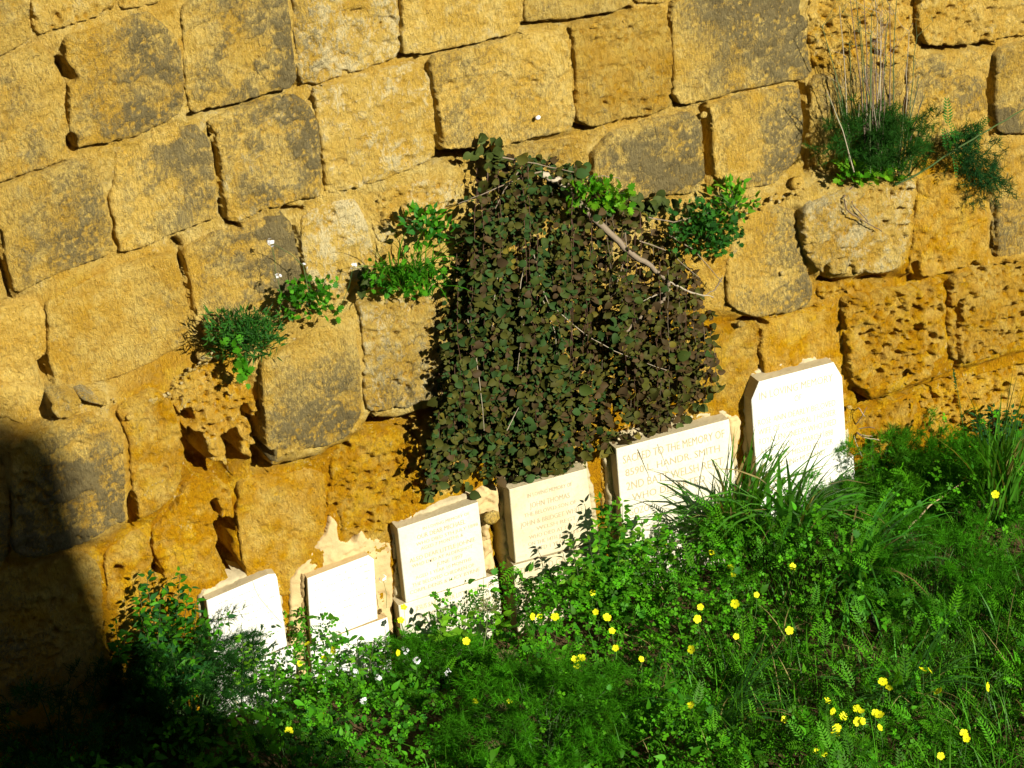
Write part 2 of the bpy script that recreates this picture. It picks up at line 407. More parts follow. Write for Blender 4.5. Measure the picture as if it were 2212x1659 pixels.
st(.14, .5, .12, .1, .75, 248,888, 337,838, 373,872, 392,925, 402,977, 395,1030, 374,1076, 338,1113, 290,1128, 284,1030, 277,940)
st(.20, .5, .8, .0, .3, 17,963, 100,928, 185,898, 243,918, 269,942, 273,1030, 271,1100, 272,1128, 176,1178, 70,1213, 28,1198, 33,1080, 27,1000)
st(.14, .4, .5, .0, .3, -120,990, 0,1000, 22,1015, 26,1100, 22,1190, 0,1225, -120,1260)
st(.06, .4, .1, .1, .3, -120,850, 0,834, 72,834, 112,856, 118,903, 60,925, 0,900, -120,930)
st(.20, .5, .4, .2, .1, 113,866, 148,853, 177,866, 174,897, 134,908, 111,890)
st(.19, .2, .5, .6, .0, 171,859, 190,853, 237,873, 233,883, 183,872)
# lower courses
st(.10, .5, .1, .0, .8, 1647,697, 1750,680, 1826,672, 1830,715, 1834,800, 1828,870, 1660,880, 1650,780)
st(.08, .5, .1, .05, .8, 1480,720, 1540,712, 1600,702, 1638,697, 1644,795, 1640,850, 1605,930, 1480,930, 1480,800)
st(.20, 1.5, .1, .0, .75, 1838,652, 1940,637, 2038,620, 2044,678, 2047,748, 2030,809, 1926,841, 1878,855, 1847,828, 1835,715)
st(.17, 1.2, .12, .1, .6, 2062,602, 2150,577, 2230,560, 2330,540, 2330,720, 2230,743, 2150,773, 2082,788, 2054,773, 2053,680)
st(.08, 1.3, .0, .1, .7, 1768,612, 1850,607, 1960,606, 2040,600, 2035,615, 1940,632, 1835,647, 1770,662)
st(.10, 1.5, .0, .1, .8, 1852,887, 1930,857, 1988,842, 1983,920, 1988,1000, 1990,1100, 1852,1120, 1845,990)
st(.10, 1.6, .0, .1, .8, 1997,842, 2065,807, 2150,787, 2230,762, 2330,740, 2330,1060, 2000,1110, 1995,930)
st(.10, .35, .15, .0, .7, 517,1042, 600,1027, 698,1017, 708,1090, 702,1150, 700,1260, 600,1290, 533,1290, 522,1180, 512,1120)
st(.10, 1.1, .1, .05, .9, 717,988, 760,953, 830,938, 888,932, 908,980, 913,1040, 910,1110, 870,1190, 800,1210, 720,1190, 712,1080)
st(.06, .6, .1, .1, .5, 884,917, 938,902, 1000,960, 1000,1040, 960,1080, 925,1060, 917,990, 902,945)
st(.08, .5, .0, .1, .95, 403,1043, 460,1037, 498,1052, 510,1120, 487,1180, 480,1240, 470,1330, 380,1310, 335,1195, 332,1150, 382,1092)
st(.09, .6, .0, .05, .8, 230,1190, 300,1142, 322,1162, 332,1210, 370,1300, 360,1420, 240,1440, 227,1250)
st(.12, .5, .4, .0, .5, -120,1280, 0,1242, 60,1227, 170,1192, 217,1222, 228,1340, 225,1500, 0,1560, -120,1600)
st(.06, .6, .0, .1, .7, 1080,1010, 1180,990, 1260,1000, 1270,1080, 1280,1200, 1090,1250, 1060,1100)
st(.05, .6, .0, .2, .7, 1300,980, 1480,930, 1600,900, 1620,1000, 1620,1200, 1330,1250, 1300,1100)
# darker cracks and holes: (polyline or point, half width, depth)
CR = [([(412,254),(525,228),(642,192)],.016,.12), ([(950,343),(1000,341),(1068,334)],.045,.35), ([(869,124),(980,109),(1126,74)],.010,.07),
      ([(1131,55),(1245,49),(1368,23)],.014,.12), ([(455,280),(470,330),(478,400),(490,480)],.012,.10), ([(156,331),(300,300)],.009,.06),
      ([(-5,530),(12,590),(28,650)],.014,.12), ([(943,230),(948,330)],.013,.10), ([(1526,235),(1534,330),(1540,420)],.020,.16),
      ([(1740,178),(1744,260),(1750,370)],.022,.25), ([(2147,160),(2144,230),(2150,295)],.020,.2), ([(1246,276),(1262,282),(1290,280)],.016,.14),
      ([(612,462),(660,457)],.014,.12), ([(640,485),(652,545),(662,600)],.012,.09), ([(788,906),(860,908),(940,882)],.035,.35),
      ([(578,1006),(660,978),(745,955)],.016,.14), ([(1700,672),(1757,662)],.014,.12), ([(1598,690),(1645,694)],.02,.12),
      ([(1838,830),(1850,862),(1890,862)],.030,.3), ([(1890,860),(2045,812)],.012,.12), ([(2052,640),(2050,700),(2050,790)],.018,.16),
      ([(398,555),(408,620),(418,692)],.010,.08), ([(2008,106),(2070,108),(2150,100)],.016,.14), ([(275,1060),(280,1090),(278,1132)],.022,.22),
      ([(95,790),(105,830)],.028,.12), ([(1072,1130),(1080,1190),(1085,1290)],.03,.28), ([(2140,430),(2142,560)],.009,.08), ([(2150,562),(2240,550)],.016,.14),
      ([(1455,212),(1468,232),(1490,232)],.014,.12), ([(776,905),(792,880)],.016,.2), ([(500,488),(520,495)],.02,.1), ([(385,528),(400,545)],.018,.1),
      ([(1758,560),(1765,600),(1800,605)],.02,.16), ([(1958,560),(1962,600)],.022,.18), ([(1870,600),(1900,602)],.03,.14), ([(412,940),(430,1000),(470,1015)],.060,.26),
      ([(496,935),(505,985)],.055,.24), ([(480,1130),(484,1185),(505,1240)],.050,.24), ([(552,960),(560,1000)],.045,.22), ([(395,880),(405,905)],.03,.12), ([(520,870),(530,900)],.02,.08), ([(250,1225)],.03,.16), ([(1010,350)],.04,.2), ([(1985,1000)],.03,.2), ([(1995,920)],.03,.16),
      ([(1955,700)],.05,.09), ([(460,1080),(470,1110)],.02,.12), ([(820,1040)],.03,.05), ([(720,1085)],.016,.08), ([(1390,220)],.02,.03), ([(135,140),(152,170)],.03,.13), ([(155,300),(160,326)],.025,.1),
      ([(2080,560),(2100,575)],.03,.06), ([(2005,590),(2040,585)],.02,.08), ([(330,1215),(342,1240)],.02,.16), ([(400,920),(415,960)],.02,.1), ([(540,900),(556,960)],.02,.12), ([(405,1120)],.012,.05)]
CRW = [(on_wall(*np.array(p, float).T, -.04)[:, [0, 2]], w, d) for p, w, d in CR]
def carve(x, z):
    c = np.zeros_like(x)
    wob = .010*fbm(x, z, .06, 3, 77)
    for P, w, d in CRW:
        lo = P.min(0)-.25; hi = P.max(0)+.25
        m = (x > lo[0]) & (x < hi[0]) & (z > lo[1]) & (z < hi[1])
        if not m.any(): continue
        q = (line_d(x[m], z[m], P) if len(P) > 1 else np.hypot(x[m]-P[0, 0], z[m]-P[0, 1])) + wob[m]*(3.5 if w > .035 else 1)
        c[m] = np.maximum(c[m], d*(1-sstep(w*.55, w*1.25, q)))
    return c
def grid_faces(keep, nx, ny):
    i = (np.arange(ny-1)[:, None]*nx+np.arange(nx-1)[None]).ravel()
    F = np.stack([i, i+1, i+nx+1, i+nx], -1)
    k = keep.ravel()[F].all(1); F = F[k]
    used = np.unique(F); mp = np.full(nx*ny, -1); mp[used] = np.arange(len(used))
    return mp[F], used
POLYS = []; HS = []; OC = []
def stone(name, P, h, rough, film, pale, ochre, seed, parent, mat, step=.0085, bev=.009, ew=.022, wig=.010, drop=16.0, lo=None, chk=.12, do_carve=True):
    P = chaikin(P, 1, chk)
    mn = P.min(0)-.03; mx = P.max(0)+.03
    xs = np.arange(mn[0], mx[0], step); zs = np.arange(mn[1], mx[1], step)
    x, z = np.meshgrid(xs, zs)
    sd = poly_sd(x, z, P) + wig*fbm(x, z, .13, 2, seed) + .35*wig*fbm(x, z, .045, 1, seed+1)
    r = np.random.default_rng(seed)
    tx, tz = (r.random(2)-.5)*.035
    cx, cz = P.mean(0)
    big = fbm(x, z, .22, 4, seed+3); mid = fbm(x, z, .07, 4, seed+4); fine = fbm(x, z, .022, 3, seed+5)
    rel = tx*(x-cx)+tz*(z-cz) + .010*big + (.005+.009*rough)*mid + (.0020+.0034*rough)*fine
    # chips: hollow flakes where the old face has come off
    chip = sstep(.16, .25, fbm(x, z, .20, 5, seed+8)); chip2 = sstep(.22, .32, fbm(x, z*1.6, .08, 4, seed+9))
    crk = 1-sstep(.0, .05, np.abs(fbm(x, z*.6, .30, 4, seed+10)))
    rel -= (.007+.008*rough)*chip + (.003+.006*rough)*chip2 + .010*rough*crk*sstep(0, .3, big)
    f1, rr = worley(x+.02*mid, z+.02*big, .045, seed+11); f2, r2 = worley(x+.01*mid, z, .02, seed+13)
    dens = sstep(.25-.35*min(rough, 1.4), .75, fbm(x, z, .2, 3, seed+15)*.5+.5)
    pit = (1-sstep(.10, .42, f1))*(rr > .62-.25*rough)*dens; pit2 = (1-sstep(.1, .45, f2))*(r2 > .7-.3*rough)*dens
    f3, r3_ = worley(x+.04*mid, z+.04*big, .095, seed+17); pit3 = (1-sstep(.12, .40, f3))*(r3_ > .72-.25*rough)*dens
    rel -= rough*(.026*pit+.011*pit2+.040*pit3*(rough > .45))
    if rough > 1.05: rel -= .020*sstep(.0, .5, fbm(x, z, .12, 3, seed+21))
    e = np.clip(sd/ew, 0, 1)
    bn = np.clip(.9+1.6*fbm(x, z, .3, 2, seed+25), .15, 2.2)
    hgt = h + rel - bev*bn*(1-e)**2
    if lo is not None: hgt = np.where(sd < .05, np.minimum(hgt, hgt), hgt)
    hgt = np.where(sd < 0, hgt + sd*drop, hgt)
    if do_carve: hgt -= carve(x, z)
    hgt = np.maximum(hgt, -.4)
    depth_need = (h+.10)/drop
    F, used = grid_faces(sd > -max(depth_need, .012), len(xs), len(zs))
    edge = sstep(0, .07, sd + .03*mid)
    ga = r.random()*6.28; grd = np.clip(.75+1.5*((x-cx)*math.cos(ga)+(z-cz)*math.sin(ga)), .25, 1.25)
    gl = sstep(.05, .45, fbm(x*1.3+.3*z, z*.55, .42, 4, 811))*(z > 0)
    fl = (1.35*film*grd*(.72+.28*edge)+.30*gl*(ochre < .4)*(.4+film))*(1-.5*chip)*(1-.35*chip2)*(1-.8*np.clip(pit+pit2, 0, 1)) + .28*film*big
    pl = pale*(.8+.6*big) ; oc = ochre*(.7+.5*mid) + .35*rough*np.clip(pit, 0, 1)
    V = np.stack([x, -hgt, z], -1).reshape(-1, 3)[used]
    C = np.clip(np.stack([fl, pl, oc], -1).reshape(-1, 3)[used], 0, 1)
    return mk(name, V, F, mat, parent, None, C)
for i, (h, rough, film, pale, ochre, p) in enumerate(S):
    P = on_wall(p[:, 0], p[:, 1], -h)[:, [0, 2]]
    POLYS.append(P); HS.append(h); OC.append(ochre)
    stone('stone', P, h, rough, film, pale, ochre, 100+7*i, WALL, M_STONE)
# plain courses carried on outside the picture
rr_ = random.Random(5)
z = -.1; row = 0
while z < 4.9:
    hh = rr_.uniform(.42, .55); xx = -7.2+rr_.random()*.4
    while xx < 7.4:
        ww = rr_.uniform(.5, .85)
        P = np.array([[xx+.012, z+.01], [xx+ww-.012, z+.01], [xx+ww-.012, z+hh-.012], [xx+.012, z+hh-.012]])
        u, v = to_px(np.c_[P[:, 0], np.full(4, -.05), P[:, 1]])
        if (u.max() < -118 or u.min() > 2328 or v.max() < -38) and z+hh < 5:
            stone('stone', P, .03+.03*rr_.random(), rr_.uniform(.3, .8), rr_.uniform(.1, .7), .1, rr_.uniform(0, .4), 5000+row, WALL, M_STONE, step=.03); POLYS.append(P); HS.append(.04); OC.append(.1)
        xx += ww; row += 1
    z += hh
# bedding mortar and core between the stones
step = .0135
xs = np.arange(-7.4, 7.6, step); zs = np.arange(-.25, 5.0, step)
x, z = np.meshgrid(xs, zs)
hide = np.zeros(x.shape, bool)
for P in POLYS:
    mn = P.min(0); mx = P.max(0)
    a, b = np.searchsorted(xs, [mn[0], mx[0]]); c, d = np.searchsorted(zs, [mn[1], mx[1]])
    if b > a and d > c: hide[c:d, a:b] |= poly_sd(x[c:d, a:b], z[c:d, a:b], P) > .06
zz = z
lowz = on_wall(1106, 950)[2]
lo_ = sstep(lowz+.15, lowz-.45, zz); xc = np.arange(-7.5, 7.8, .05); zc = np.arange(-.3, 5.1, .05); XC, ZC = np.meshgrid(xc, zc); hn = np.zeros(XC.shape); on = np.zeros(XC.shape); hw = np.zeros(XC.shape)
for P, H, oc_ in zip(POLYS, HS, OC):
    wgt = (np.maximum(-poly_sd(XC, ZC, P), 0)+.025)**-3.0; hn += H*wgt; on += oc_*wgt; hw += wgt
hn /= hw; on /= hw
fi = np.clip((x-xc[0])/.05, 0, len(xc)-2); fj = np.clip((z-zc[0])/.05, 0, len(zc)-2); a = fi.astype(int); b = fj.astype(int); fi -= a; fj -= b
near_h = (hn[b, a]*(1-fi)+hn[b, a+1]*fi)*(1-fj)+(hn[b+1, a]*(1-fi)+hn[b+1, a+1]*fi)*fj
near_o = (on[b, a]*(1-fi)+on[b, a+1]*fi)*(1-fj)+(on[b+1, a]*(1-fi)+on[b+1, a+1]*fi)*fj
prof_h = near_h - .042 + .028*lo_
hgt = prof_h + (.040-.012*lo_)*fbm(x, z, .35, 4, 31) + .016*fbm(x, z, .07, 4, 33) + .005*fbm(x, z, .03, 3, 35)
f1, rr = worley(x, z, .05, 41); hgt -= .014*(1-sstep(.1, .42, f1))*(rr > .55)
hgt -= carve(x, z)
hgt = np.maximum(hgt, -.4)
F, used = grid_faces(~hide, len(xs), len(zs))
V = np.stack([x, -hgt, z], -1).reshape(-1, 3)[used]
oc = np.clip(near_o*1.1+.25*sstep(lowz+.3, lowz-.4, zz)+.3*fbm(x, z, .4, 3, 51), 0, 1)
gl = sstep(.05, .45, fbm(x*1.3+.3*z, z*.55, .42, 4, 811))*(near_o < .4)
C = np.stack([.03+.22*gl, .12+.2*fbm(x, z, .3, 3, 53), oc], -1).reshape(-1, 3)[used]
mk('mortar_bed', V, F, M_MORTAR, WALL, None, np.clip(C, 0, 1))
V = np.array([[x, y, z] for x in (-7.4, 7.6) for y in (.45, 1.6) for z in (-.3, 5.0)], float)
mk('core', V, np.array([[0, 1, 3, 2], [4, 6, 7, 5], [0, 4, 5, 1], [2, 3, 7, 6], [0, 2, 6, 4], [1, 5, 7, 3]]), M_MORTAR, WALL, None, np.tile([.1, .1, .3], (8, 1)), False)

# loose rubble lying on the ledges
def pebble(px, py, r, y, col, seed, name='rubble_stone', flat=.7):
    r_ = np.random.default_rng(seed); nu, nv = 10, 6
    th = np.linspace(0, math.pi, nv); ph = np.arange(nu)*2*math.pi/nu
    A, B = np.meshgrid(ph, th); d = np.stack([np.sin(B)*np.cos(A), np.sin(B)*np.sin(A), np.cos(B)], -1)
    k = 1+.28*(r_.random((nv, nu, 1))-.5); k[0] = k[0, 0]; k[-1] = k[-1, 0]
    V = (d*k*np.array([r, r*.8, r*flat])).reshape(-1, 3)@np.array(Matrix.Rotation(r_.uniform(-.6, .6), 3, 'Y')).T + on_wall(px, py, y)
    i = np.arange(nv-1)[:, None]*nu; j = np.arange(nu)[None]; q = (j+1) % nu
    return V, np.stack([i+j, i+nu+j, i+nu+q, i+q], -1).reshape(-1, 4)
RUB = [(455,718,.045,.06),(492,712,.05,.1),(452,700,.04,.05),(398,795,.035,.08),(440,770,.05,.09),(358,835,.03,.1),(330,862,.035,.12),(415,790,.025,.08),(470,770,.03,.1),(300,880,.03,.12),
       (596,745,.03,.1),(612,715,.04,.06),(1720,395,.05,.08),(1745,345,.05,.05),(1690,590,.02,.12),(1700,690,.03,.12),(1060,1118,.055,.16),(1880,870,.02,.14),(1835,880,.02,.14),(960,400,.03,.05),(280,900,.025,.15),
       (700,700,.03,.16),(1600,700,.03,.12),(1500,262,.02,.05),(1520,248,.025,.04)]
for i, (a, b, r, d) in enumerate(RUB[::2]):
    V, F = pebble(a, b, r, -d, None, 900+i)
    mk('rubble_stone', V, F, M_STONE, WALL, None, np.tile([.15*(i % 3), .25+.2*(i % 2), .1], (len(V), 1)))
g = Geo()
for i in range(420):
    q = [((300, 905), (490, 735)), ((600, 735), (740, 700)), ((1590, 470), (1740, 405)), ((1740, 430), (1980, 375)), ((100, 920), (250, 870)), ((780, 660), (930, 640))][i % 6]
    t = RNG.random(); a = q[0][0]+(q[1][0]-q[0][0])*t; b = q[0][1]+(q[1][1]-q[0][1])*t+RNG.normal()*7
    V, F = pebble(a, b, RNG.uniform(.005, .016), -RNG.uniform(.03, .13), None, 2000+i); g.add(V, F, np.array([.1, RNG.random()*.7, .2]))
tag(g.build('ledge_debris', M_STONE, WALL), kind='stuff')
# ------------------------------------------------------------------ headstones set against the wall
def extrude_poly(P2, y0, y1, bevel=.004):
    """polygon in the wall's plane (x,z), front at y0, back at y1, with a small arris"""
    P2 = np.asarray(P2, float); n = len(P2); c = P2.mean(0)
    inn = P2 + (c-P2)/np.linalg.norm(c-P2, axis=1)[:, None]*bevel*1.4
    V = np.concatenate([np.c_[inn[:, 0], np.full(n, y0), inn[:, 1]], np.c_[P2[:, 0], np.full(n, y0+bevel), P2[:, 1]], np.c_[P2[:, 0], np.full(n, y1), P2[:, 1]]])
    q = lambda a, b: np.array([[a+i, a+(i+1) % n, b+(i+1) % n, b+i] for i in range(n)])
    return V, [np.arange(n)[None], q(0, n)[:, ::-1], q(n, 2*n)[:, ::-1]]
def text_mesh(body):
    cu = bpy.data.curves.new('lettering', 'FONT'); cu.body = body; cu.size = 1.0; cu.resolution_u = 2
    o = bpy.data.objects.new('lettering', cu); COL.objects.link(o)
    dg = bpy.context.evaluated_depsgraph_get()
    me = bpy.data.meshes.new_from_object(o.evaluated_get(dg))
    bpy.data.objects.remove(o); bpy.data.curves.remove(cu)
    V = np.zeros(len(me.vertices)*3, np.float32); me.vertices.foreach_get('co', V); V = V.reshape(-1, 3)
    F = [list(p.vertices) for p in me.polygons]; bpy.data.meshes.remove(me)
    return V, F
def inscribe(lines, TL, TR, BL, y, parent, mat):
    """lines: (text, t_top, size, left, right) in fractions of the face"""
    for txt, t, size, l, r in lines:          # every line of lettering is an object of its own
        V, F = text_mesh(txt)
        if len(V) == 0: continue
        w = V[:, 0].max()-V[:, 0].min(); u = l + (V[:, 0]-V[:, 0].min())/w*(r-l); v = t - V[:, 1]*size*1.25
        P = TL + u[:, None]*(TR-TL) + v[:, None]*(BL-TL)
        F3 = [[f[0], f[k], f[k+1]] for f in F for k in range(1, len(f)-1)]
        mk('inscription_line', np.c_[P[:, 0], np.full(len(P), y), P[:, 1]], np.array(F3), mat, parent, None, None, False)
def headstone(label, face, plinth, collar, y, mat, lines, plines, lmat, side=M_GREY, ch=.14, tdeep=.06):
    W = lambda pts, yy: on_wall(np.array(pts, float)[:, 0], np.array(pts, float)[:, 1], yy)[:, [0, 2]]
    f = W(face, y); p = W(plinth, y-.006)
    base = np.array([p[:, 0].mean(), y, max(-.02, p[:, 1].min())])
    root = empty('headstone', base, label, 'headstone', 'marble and limestone headstones leaning on the wall')
    def block(nm, q, y0, y1):                # marble face, mortar-rendered flanks
        V, F = extrude_poly(q, y0, y1); k = len(q)
        F = [F[0], np.concatenate(F[1:])]
        return mk(nm, V, F, [mat, side], root, None, None, False, np.array([0]+[0]*k+[1]*k))
    slab = block('slab', f, y, .02); pl = block('plinth', p, y-.006, .0)
    if collar: stone('mortar_collar', W(collar, -.095), .095, .6, 0, 0, 0, int(face[0][0]), root, side, bev=.010, ew=.02, wig=.008, drop=14.0, do_carve=False)
    fp = {k: W([q], y)[0] for k, q in zip(('TL', 'TR', 'BL'), lines[0])}
    if lines[1:]: inscribe(lines[1:], fp['TL'], fp['TR'], fp['BL'], y-.0015, slab, lmat)
    if plines:
        fp = {k: W([q], y-.006)[0] for k, q in zip(('TL', 'TR', 'BL'), plines[0])}
        inscribe(plines[1:], fp['TL'], fp['TR'], fp['BL'], y-.0075, pl, lmat)
    return root, slab
def strokes(px_rows, y, slab, mat, seed):
    """weathered, unreadable lines of cut letters: short worn strokes"""
    r = np.random.default_rng(seed); V = []; F = []
    for (a, b), (c, d), n in px_rows:
        for i in range(n):
            if r.random() < .35: continue
            t = (i+r.random()*.5)/n; P = on_wall(a+(c-a)*t, b+(d-b)*t, y-.0012)
            w, h = r.uniform(.003, .012), r.uniform(.003, .010); k = len(V)
            s = r.uniform(-.3, .3)*h
            for dx, dz in ((0, 0), (w, .25*w), (w+s, .25*w+h*.6), (s, h)): V.append(P+np.array([dx, 0, dz]))
            F.append([k, k+1, k+2, k+3])
    tag(mk('inscription', np.array(V), np.array(F), mat, slab, None, None, False), kind='stuff')

r1, s1 = headstone('small white slab with a hairline crack, first from the left in the row of headstones',
    [(446,1298), (580,1241), (595,1240), (599,1249), (621,1396), (470,1460), (462,1420)], [(455,1470), (628,1396), (634,1398), (640,1440), (640,1520), (470,1560)],
    [(428,1292), (450,1270), (575,1226), (597,1226), (605,1245), (625,1400), (630,1480), (440,1530), (432,1380)], -.16, M_WHITE, [((446,1298), (595,1240), (470,1450))], None, M_LETTER2, ch=.145)
strokes([((462, 1310+i*15), (590+i*2.2, 1258+i*15), 26) for i in range(9)], -.16, s1, M_LETTER2, 5)
g = Geo(); P = [on_wall(a, b, -.1613) for a, b in ((546,1256), (551,1272), (560,1290), (578,1312), (596,1332), (610,1347))]
g.tube(P, .0016, .0010, 4, np.array([.45, .32, .12])); g.build('crack', M_LETTER, s1)
r2, s2 = headstone('white slab beside a strip of brushed brown mortar, second from the left in the row',
    [(664,1250), (796,1200), (808,1209), (816,1337), (674,1393), (668,1320)], [(670,1395), (837,1334), (842,1365), (846,1440), (846,1500), (680,1540)],
    [(650,1248), (662,1238), (790,1186), (812,1200), (822,1300), (828,1345), (828,1480), (660,1500), (650,1340)], -.16, M_WHITE, [((664,1250), (800,1200), (674,1393))], None, M_LETTER2, M_CREAM, ch=.145)
strokes([((680, 1262+i*15), (800+i*1.0, 1217+i*15), 24) for i in range(9)], -.16, s2, M_LETTER2, 6)
stone('mortar_fillet', on_wall(*np.array([(652,1240), (663,1246), (666,1300), (672,1392), (660,1400), (650,1330)], float).T, -.13)[:, [0, 2]], .13, .5, 0, 0, 0, 61, r2, M_BROWN, bev=.02, ew=.03, wig=.006, step=.007, do_carve=False)
r3, s3 = headstone('square ivory headstone lettered for Michael and Johnie, third from the left in the row',
    [(859,1143), (1033,1085), (1051,1246), (877,1303)], [(861,1309), (1075,1241), (1084,1316), (1088,1400), (872,1470), (868,1380)],
    [(846,1135), (866,1118), (940,1092), (1022,1070), (1036,1080), (1054,1240), (1058,1290), (866,1340), (854,1290)], -.17, M_IVORY2,
    [((859,1143), (1033,1085), (877,1303)), ('IN LOVING MEMORY OF', .12, .045, .3, .88), ('OUR DEAR MICHAEL', .22, .07, .22, .82), ('WHO DIED 5TH JULY 1898', .30, .05, .2, .97), ('AGED 7 MONTHS &', .375, .05, .25, .78),
     ('ALSO DEAR LITTLE JOHNIE', .49, .065, .1, .92), ('WHO DIED AT ALDERSHOT', .565, .05, .12, .88), ('JUNE 1897', .65, .055, .42, .75), ('AGED 1 YEAR 10 MONTHS', .73, .05, .15, .85), ('THE BELOVED CHILDREN OF', .82, .055, .1, .88), ('CORPL DENIS & LUCY BYRNE', .905, .055, .06, .94)],
    [((861,1309), (1075,1241), (868,1380)), ('JESUS SAID SUFFER LITTLE CHILDREN', .30, .16, .16, .95), ('TO COME UNTO ME FOR OF SUCH IS', .58, .16, .14, .95), ('THE KINGDOM OF HEAVEN MARK', .86, .16, .16, .93)], M_LETTER)
g = Geo(); P = on_wall(*np.array([(930,1211)], float).T, -.1705)[0]
g.tube([P+np.array([0, 0, .006]), P+np.array([0, -.001, -.006])], .004, .003, 6, np.array([.12, .08, .03])); g.build('stain_spot', M_STEM, s3)
r4, s4 = headstone('yellowed ivory headstone lettered John Thomas, leaves hanging over its top, fourth in row',
    [(1100,1058), (1267,1013), (1287,1170), (1114,1217)], [(1110,1222), (1290,1174), (1296,1240), (1300,1330), (1122,1390), (1114,1305)],
    [(1080,1042), (1095,1030), (1200,998), (1272,990), (1292,1100), (1305,1230), (1310,1310), (1112,1340), (1094,1240), (1086,1140)], -.19, M_IVORY,
    [((1100,1058), (1267,1013), (1114,1217)), ('IN LOVING MEMORY OF', .17, .06, .22, .8), ('JOHN THOMAS', .32, .085, .24, .76), ('THE BELOVED SON OF', .42, .06, .16, .84), ('JOHN & BRIDGET WHITE', .54, .075, .1, .92), ('WELSH REGT', .635, .06, .3, .82), ('WHO DIED AT GOZO', .73, .06, .2, .86), ('ON THE 14TH JUNE 18 8', .82, .06, .18, .84), ('AGED 1 YEAR', .91, .065, .24, .66)],
    [((1110,1222), (1290,1174), (1114,1305)), ('THE LORD GAVE AND', .28, .20, .06, .92), ('HATH TAKEN AWAY', .58, .20, .06, .92), ('BLESSED BE', .88, .17, .2, .7)], M_LETTER, ch=.165)
r5, s5 = headstone('wide ivory headstone headed Sacred, half hidden by a grass tuft, fifth in row',
    [(1331,970), (1575,906), (1586,1010), (1604,1130), (1352,1200), (1342,1110)], [(1350,1205), (1612,1132), (1618,1200), (1360,1280)],
    [(1308,972), (1322,950), (1450,908), (1568,888), (1584,900), (1598,1000), (1615,1150), (1340,1220), (1318,1100)], -.17, M_IVORY2,
    [((1331,970), (1575,906), (1352,1200)), ('SACRED TO THE MEMORY OF', .15, .085, .05, .95), ('8590 L. HANDR. SMITH', .27, .075, .06, .9), ('2ND BATT WELSH REGT', .40, .085, .06, .92), ('WHO DEPARTED', .51, .075, .1, .75), ('GOZO', .64, .075, .06, .24)], None, M_LETTER)
r6, s6 = headstone('bright white headstone with clipped upper corners lettered for Rose Ann, rightmost in the row',
    [(1640,825), (1801,783), (1819.5,815), (1830,990), (1728,1023), (1636,1048), (1623.5,865)], [(1634,1052), (1728,1027), (1844,984), (1850,1070), (1660,1130), (1640,1120)],
    [(1610,845), (1620,815), (1660,795), (1735,775), (1790,769), (1812,785), (1828,830), (1838,985), (1838,1060), (1630,1090), (1612,960)], -.18, M_WHITE,
    [((1625,829), (1817,779), (1636,1048)), ('IN LOVING MEMORY', .175, .085, .07, .9), ('OF', .28, .07, .46, .54), ('ROSE ANN DEARLY BELOVED', .42, .07, .04, .92), ('WIFE OF CORPORAL J HOSIER', .515, .07, .04, .92), ('ROYAL ENGINEERS WHO DIED', .61, .07, .04, .92), ('AT GOZO ON 25 MARCH 1898', .705, .068, .05, .88), ('SORELY MISSED BY HER', .795, .068, .14, .88), ('LOVING HUSBAND', .88, .068, .25, .78)], None, M_LETTER2, ch=.165)
# cream render smeared on the wall round the second stone
stone('render_patch', on_wall(*np.array([(625,1290), (622,1255), (659,1214), (691,1166), (706,1154), (716,1121), (729,1133), (731,1166), (765,1174), (777,1154), (786,1152), (791,1164), (810,1166), (846,1176), (850,1290), (850,1450), (630,1520)], float).T, -.105)[:, [0, 2]],
      .105, .1, 0, 0, 0, 71, WALL, M_CREAM, bev=.006, ew=.02, wig=.006, do_carve=False, chk=.1)
stone('render_patch', on_wall(*np.array([(1010,1080), (1050,1060), (1075,1050), (1080,1120), (1062,1140), (1070,1230), (1082,1320), (1050,1330), (1036,1090)], float).T, -.10)[:, [0, 2]],
      .10, .5, 0, 0, 0, 73, WALL, M_CREAM, bev=.02, ew=.03, wig=.014, do_carve=True, chk=.1)
stone('render_patch', on_wall(*np.array([(1575,905), (1600,900), (1602,940), (1596,990), (1585,1000)], float).T, -.11)[:, [0, 2]],
      .11, .3, 0, 0, 0, 74, WALL, M_CREAM, bev=.02, ew=.03, wig=.01, do_carve=False, chk=.1)
# ------------------------------------------------------------------ plant templates (x width, y length, z normal)
def oval_leaf(fold=.25, curl=.15, wmax=.36, pointed=.0):
    ys = np.array([0, .18, .45, .75, 1.0]); w = np.array([.06, .75, 1.0, .78, .06])*wmax
    if pointed: w = np.array([.08, .8, .92, .45, .01])*wmax
    V = []
    for y, ww in zip(ys, w):
        zc = -curl*y*y
        V += [(-ww, y, zc+fold*ww), (0, y, zc), (ww, y, zc+fold*ww)]
    F = []
    for i in range(4):
        for j in range(2): a = i*3+j; F.append([a, a+1, a+4, a+3])
    return np.array(V), np.array(F)
def trefoil():
    V = []; F = []
    for k in range(3):
        a = k*2*math.pi/3; c, s = math.cos(a), math.sin(a); b = len(V)
        for (x, y, z) in ((0, .03, 0), (-.48, .55, .05), (-.32, 1.0, -.08), (0, .82, -.06), (.32, 1.0, -.08), (.48, .55, .05)):
            V.append((x*c-y*s, x*s+y*c, z))
        F += [[b, b+3, b+2, b+1], [b, b+5, b+4, b+3]]
    return np.array(V), np.array(F)
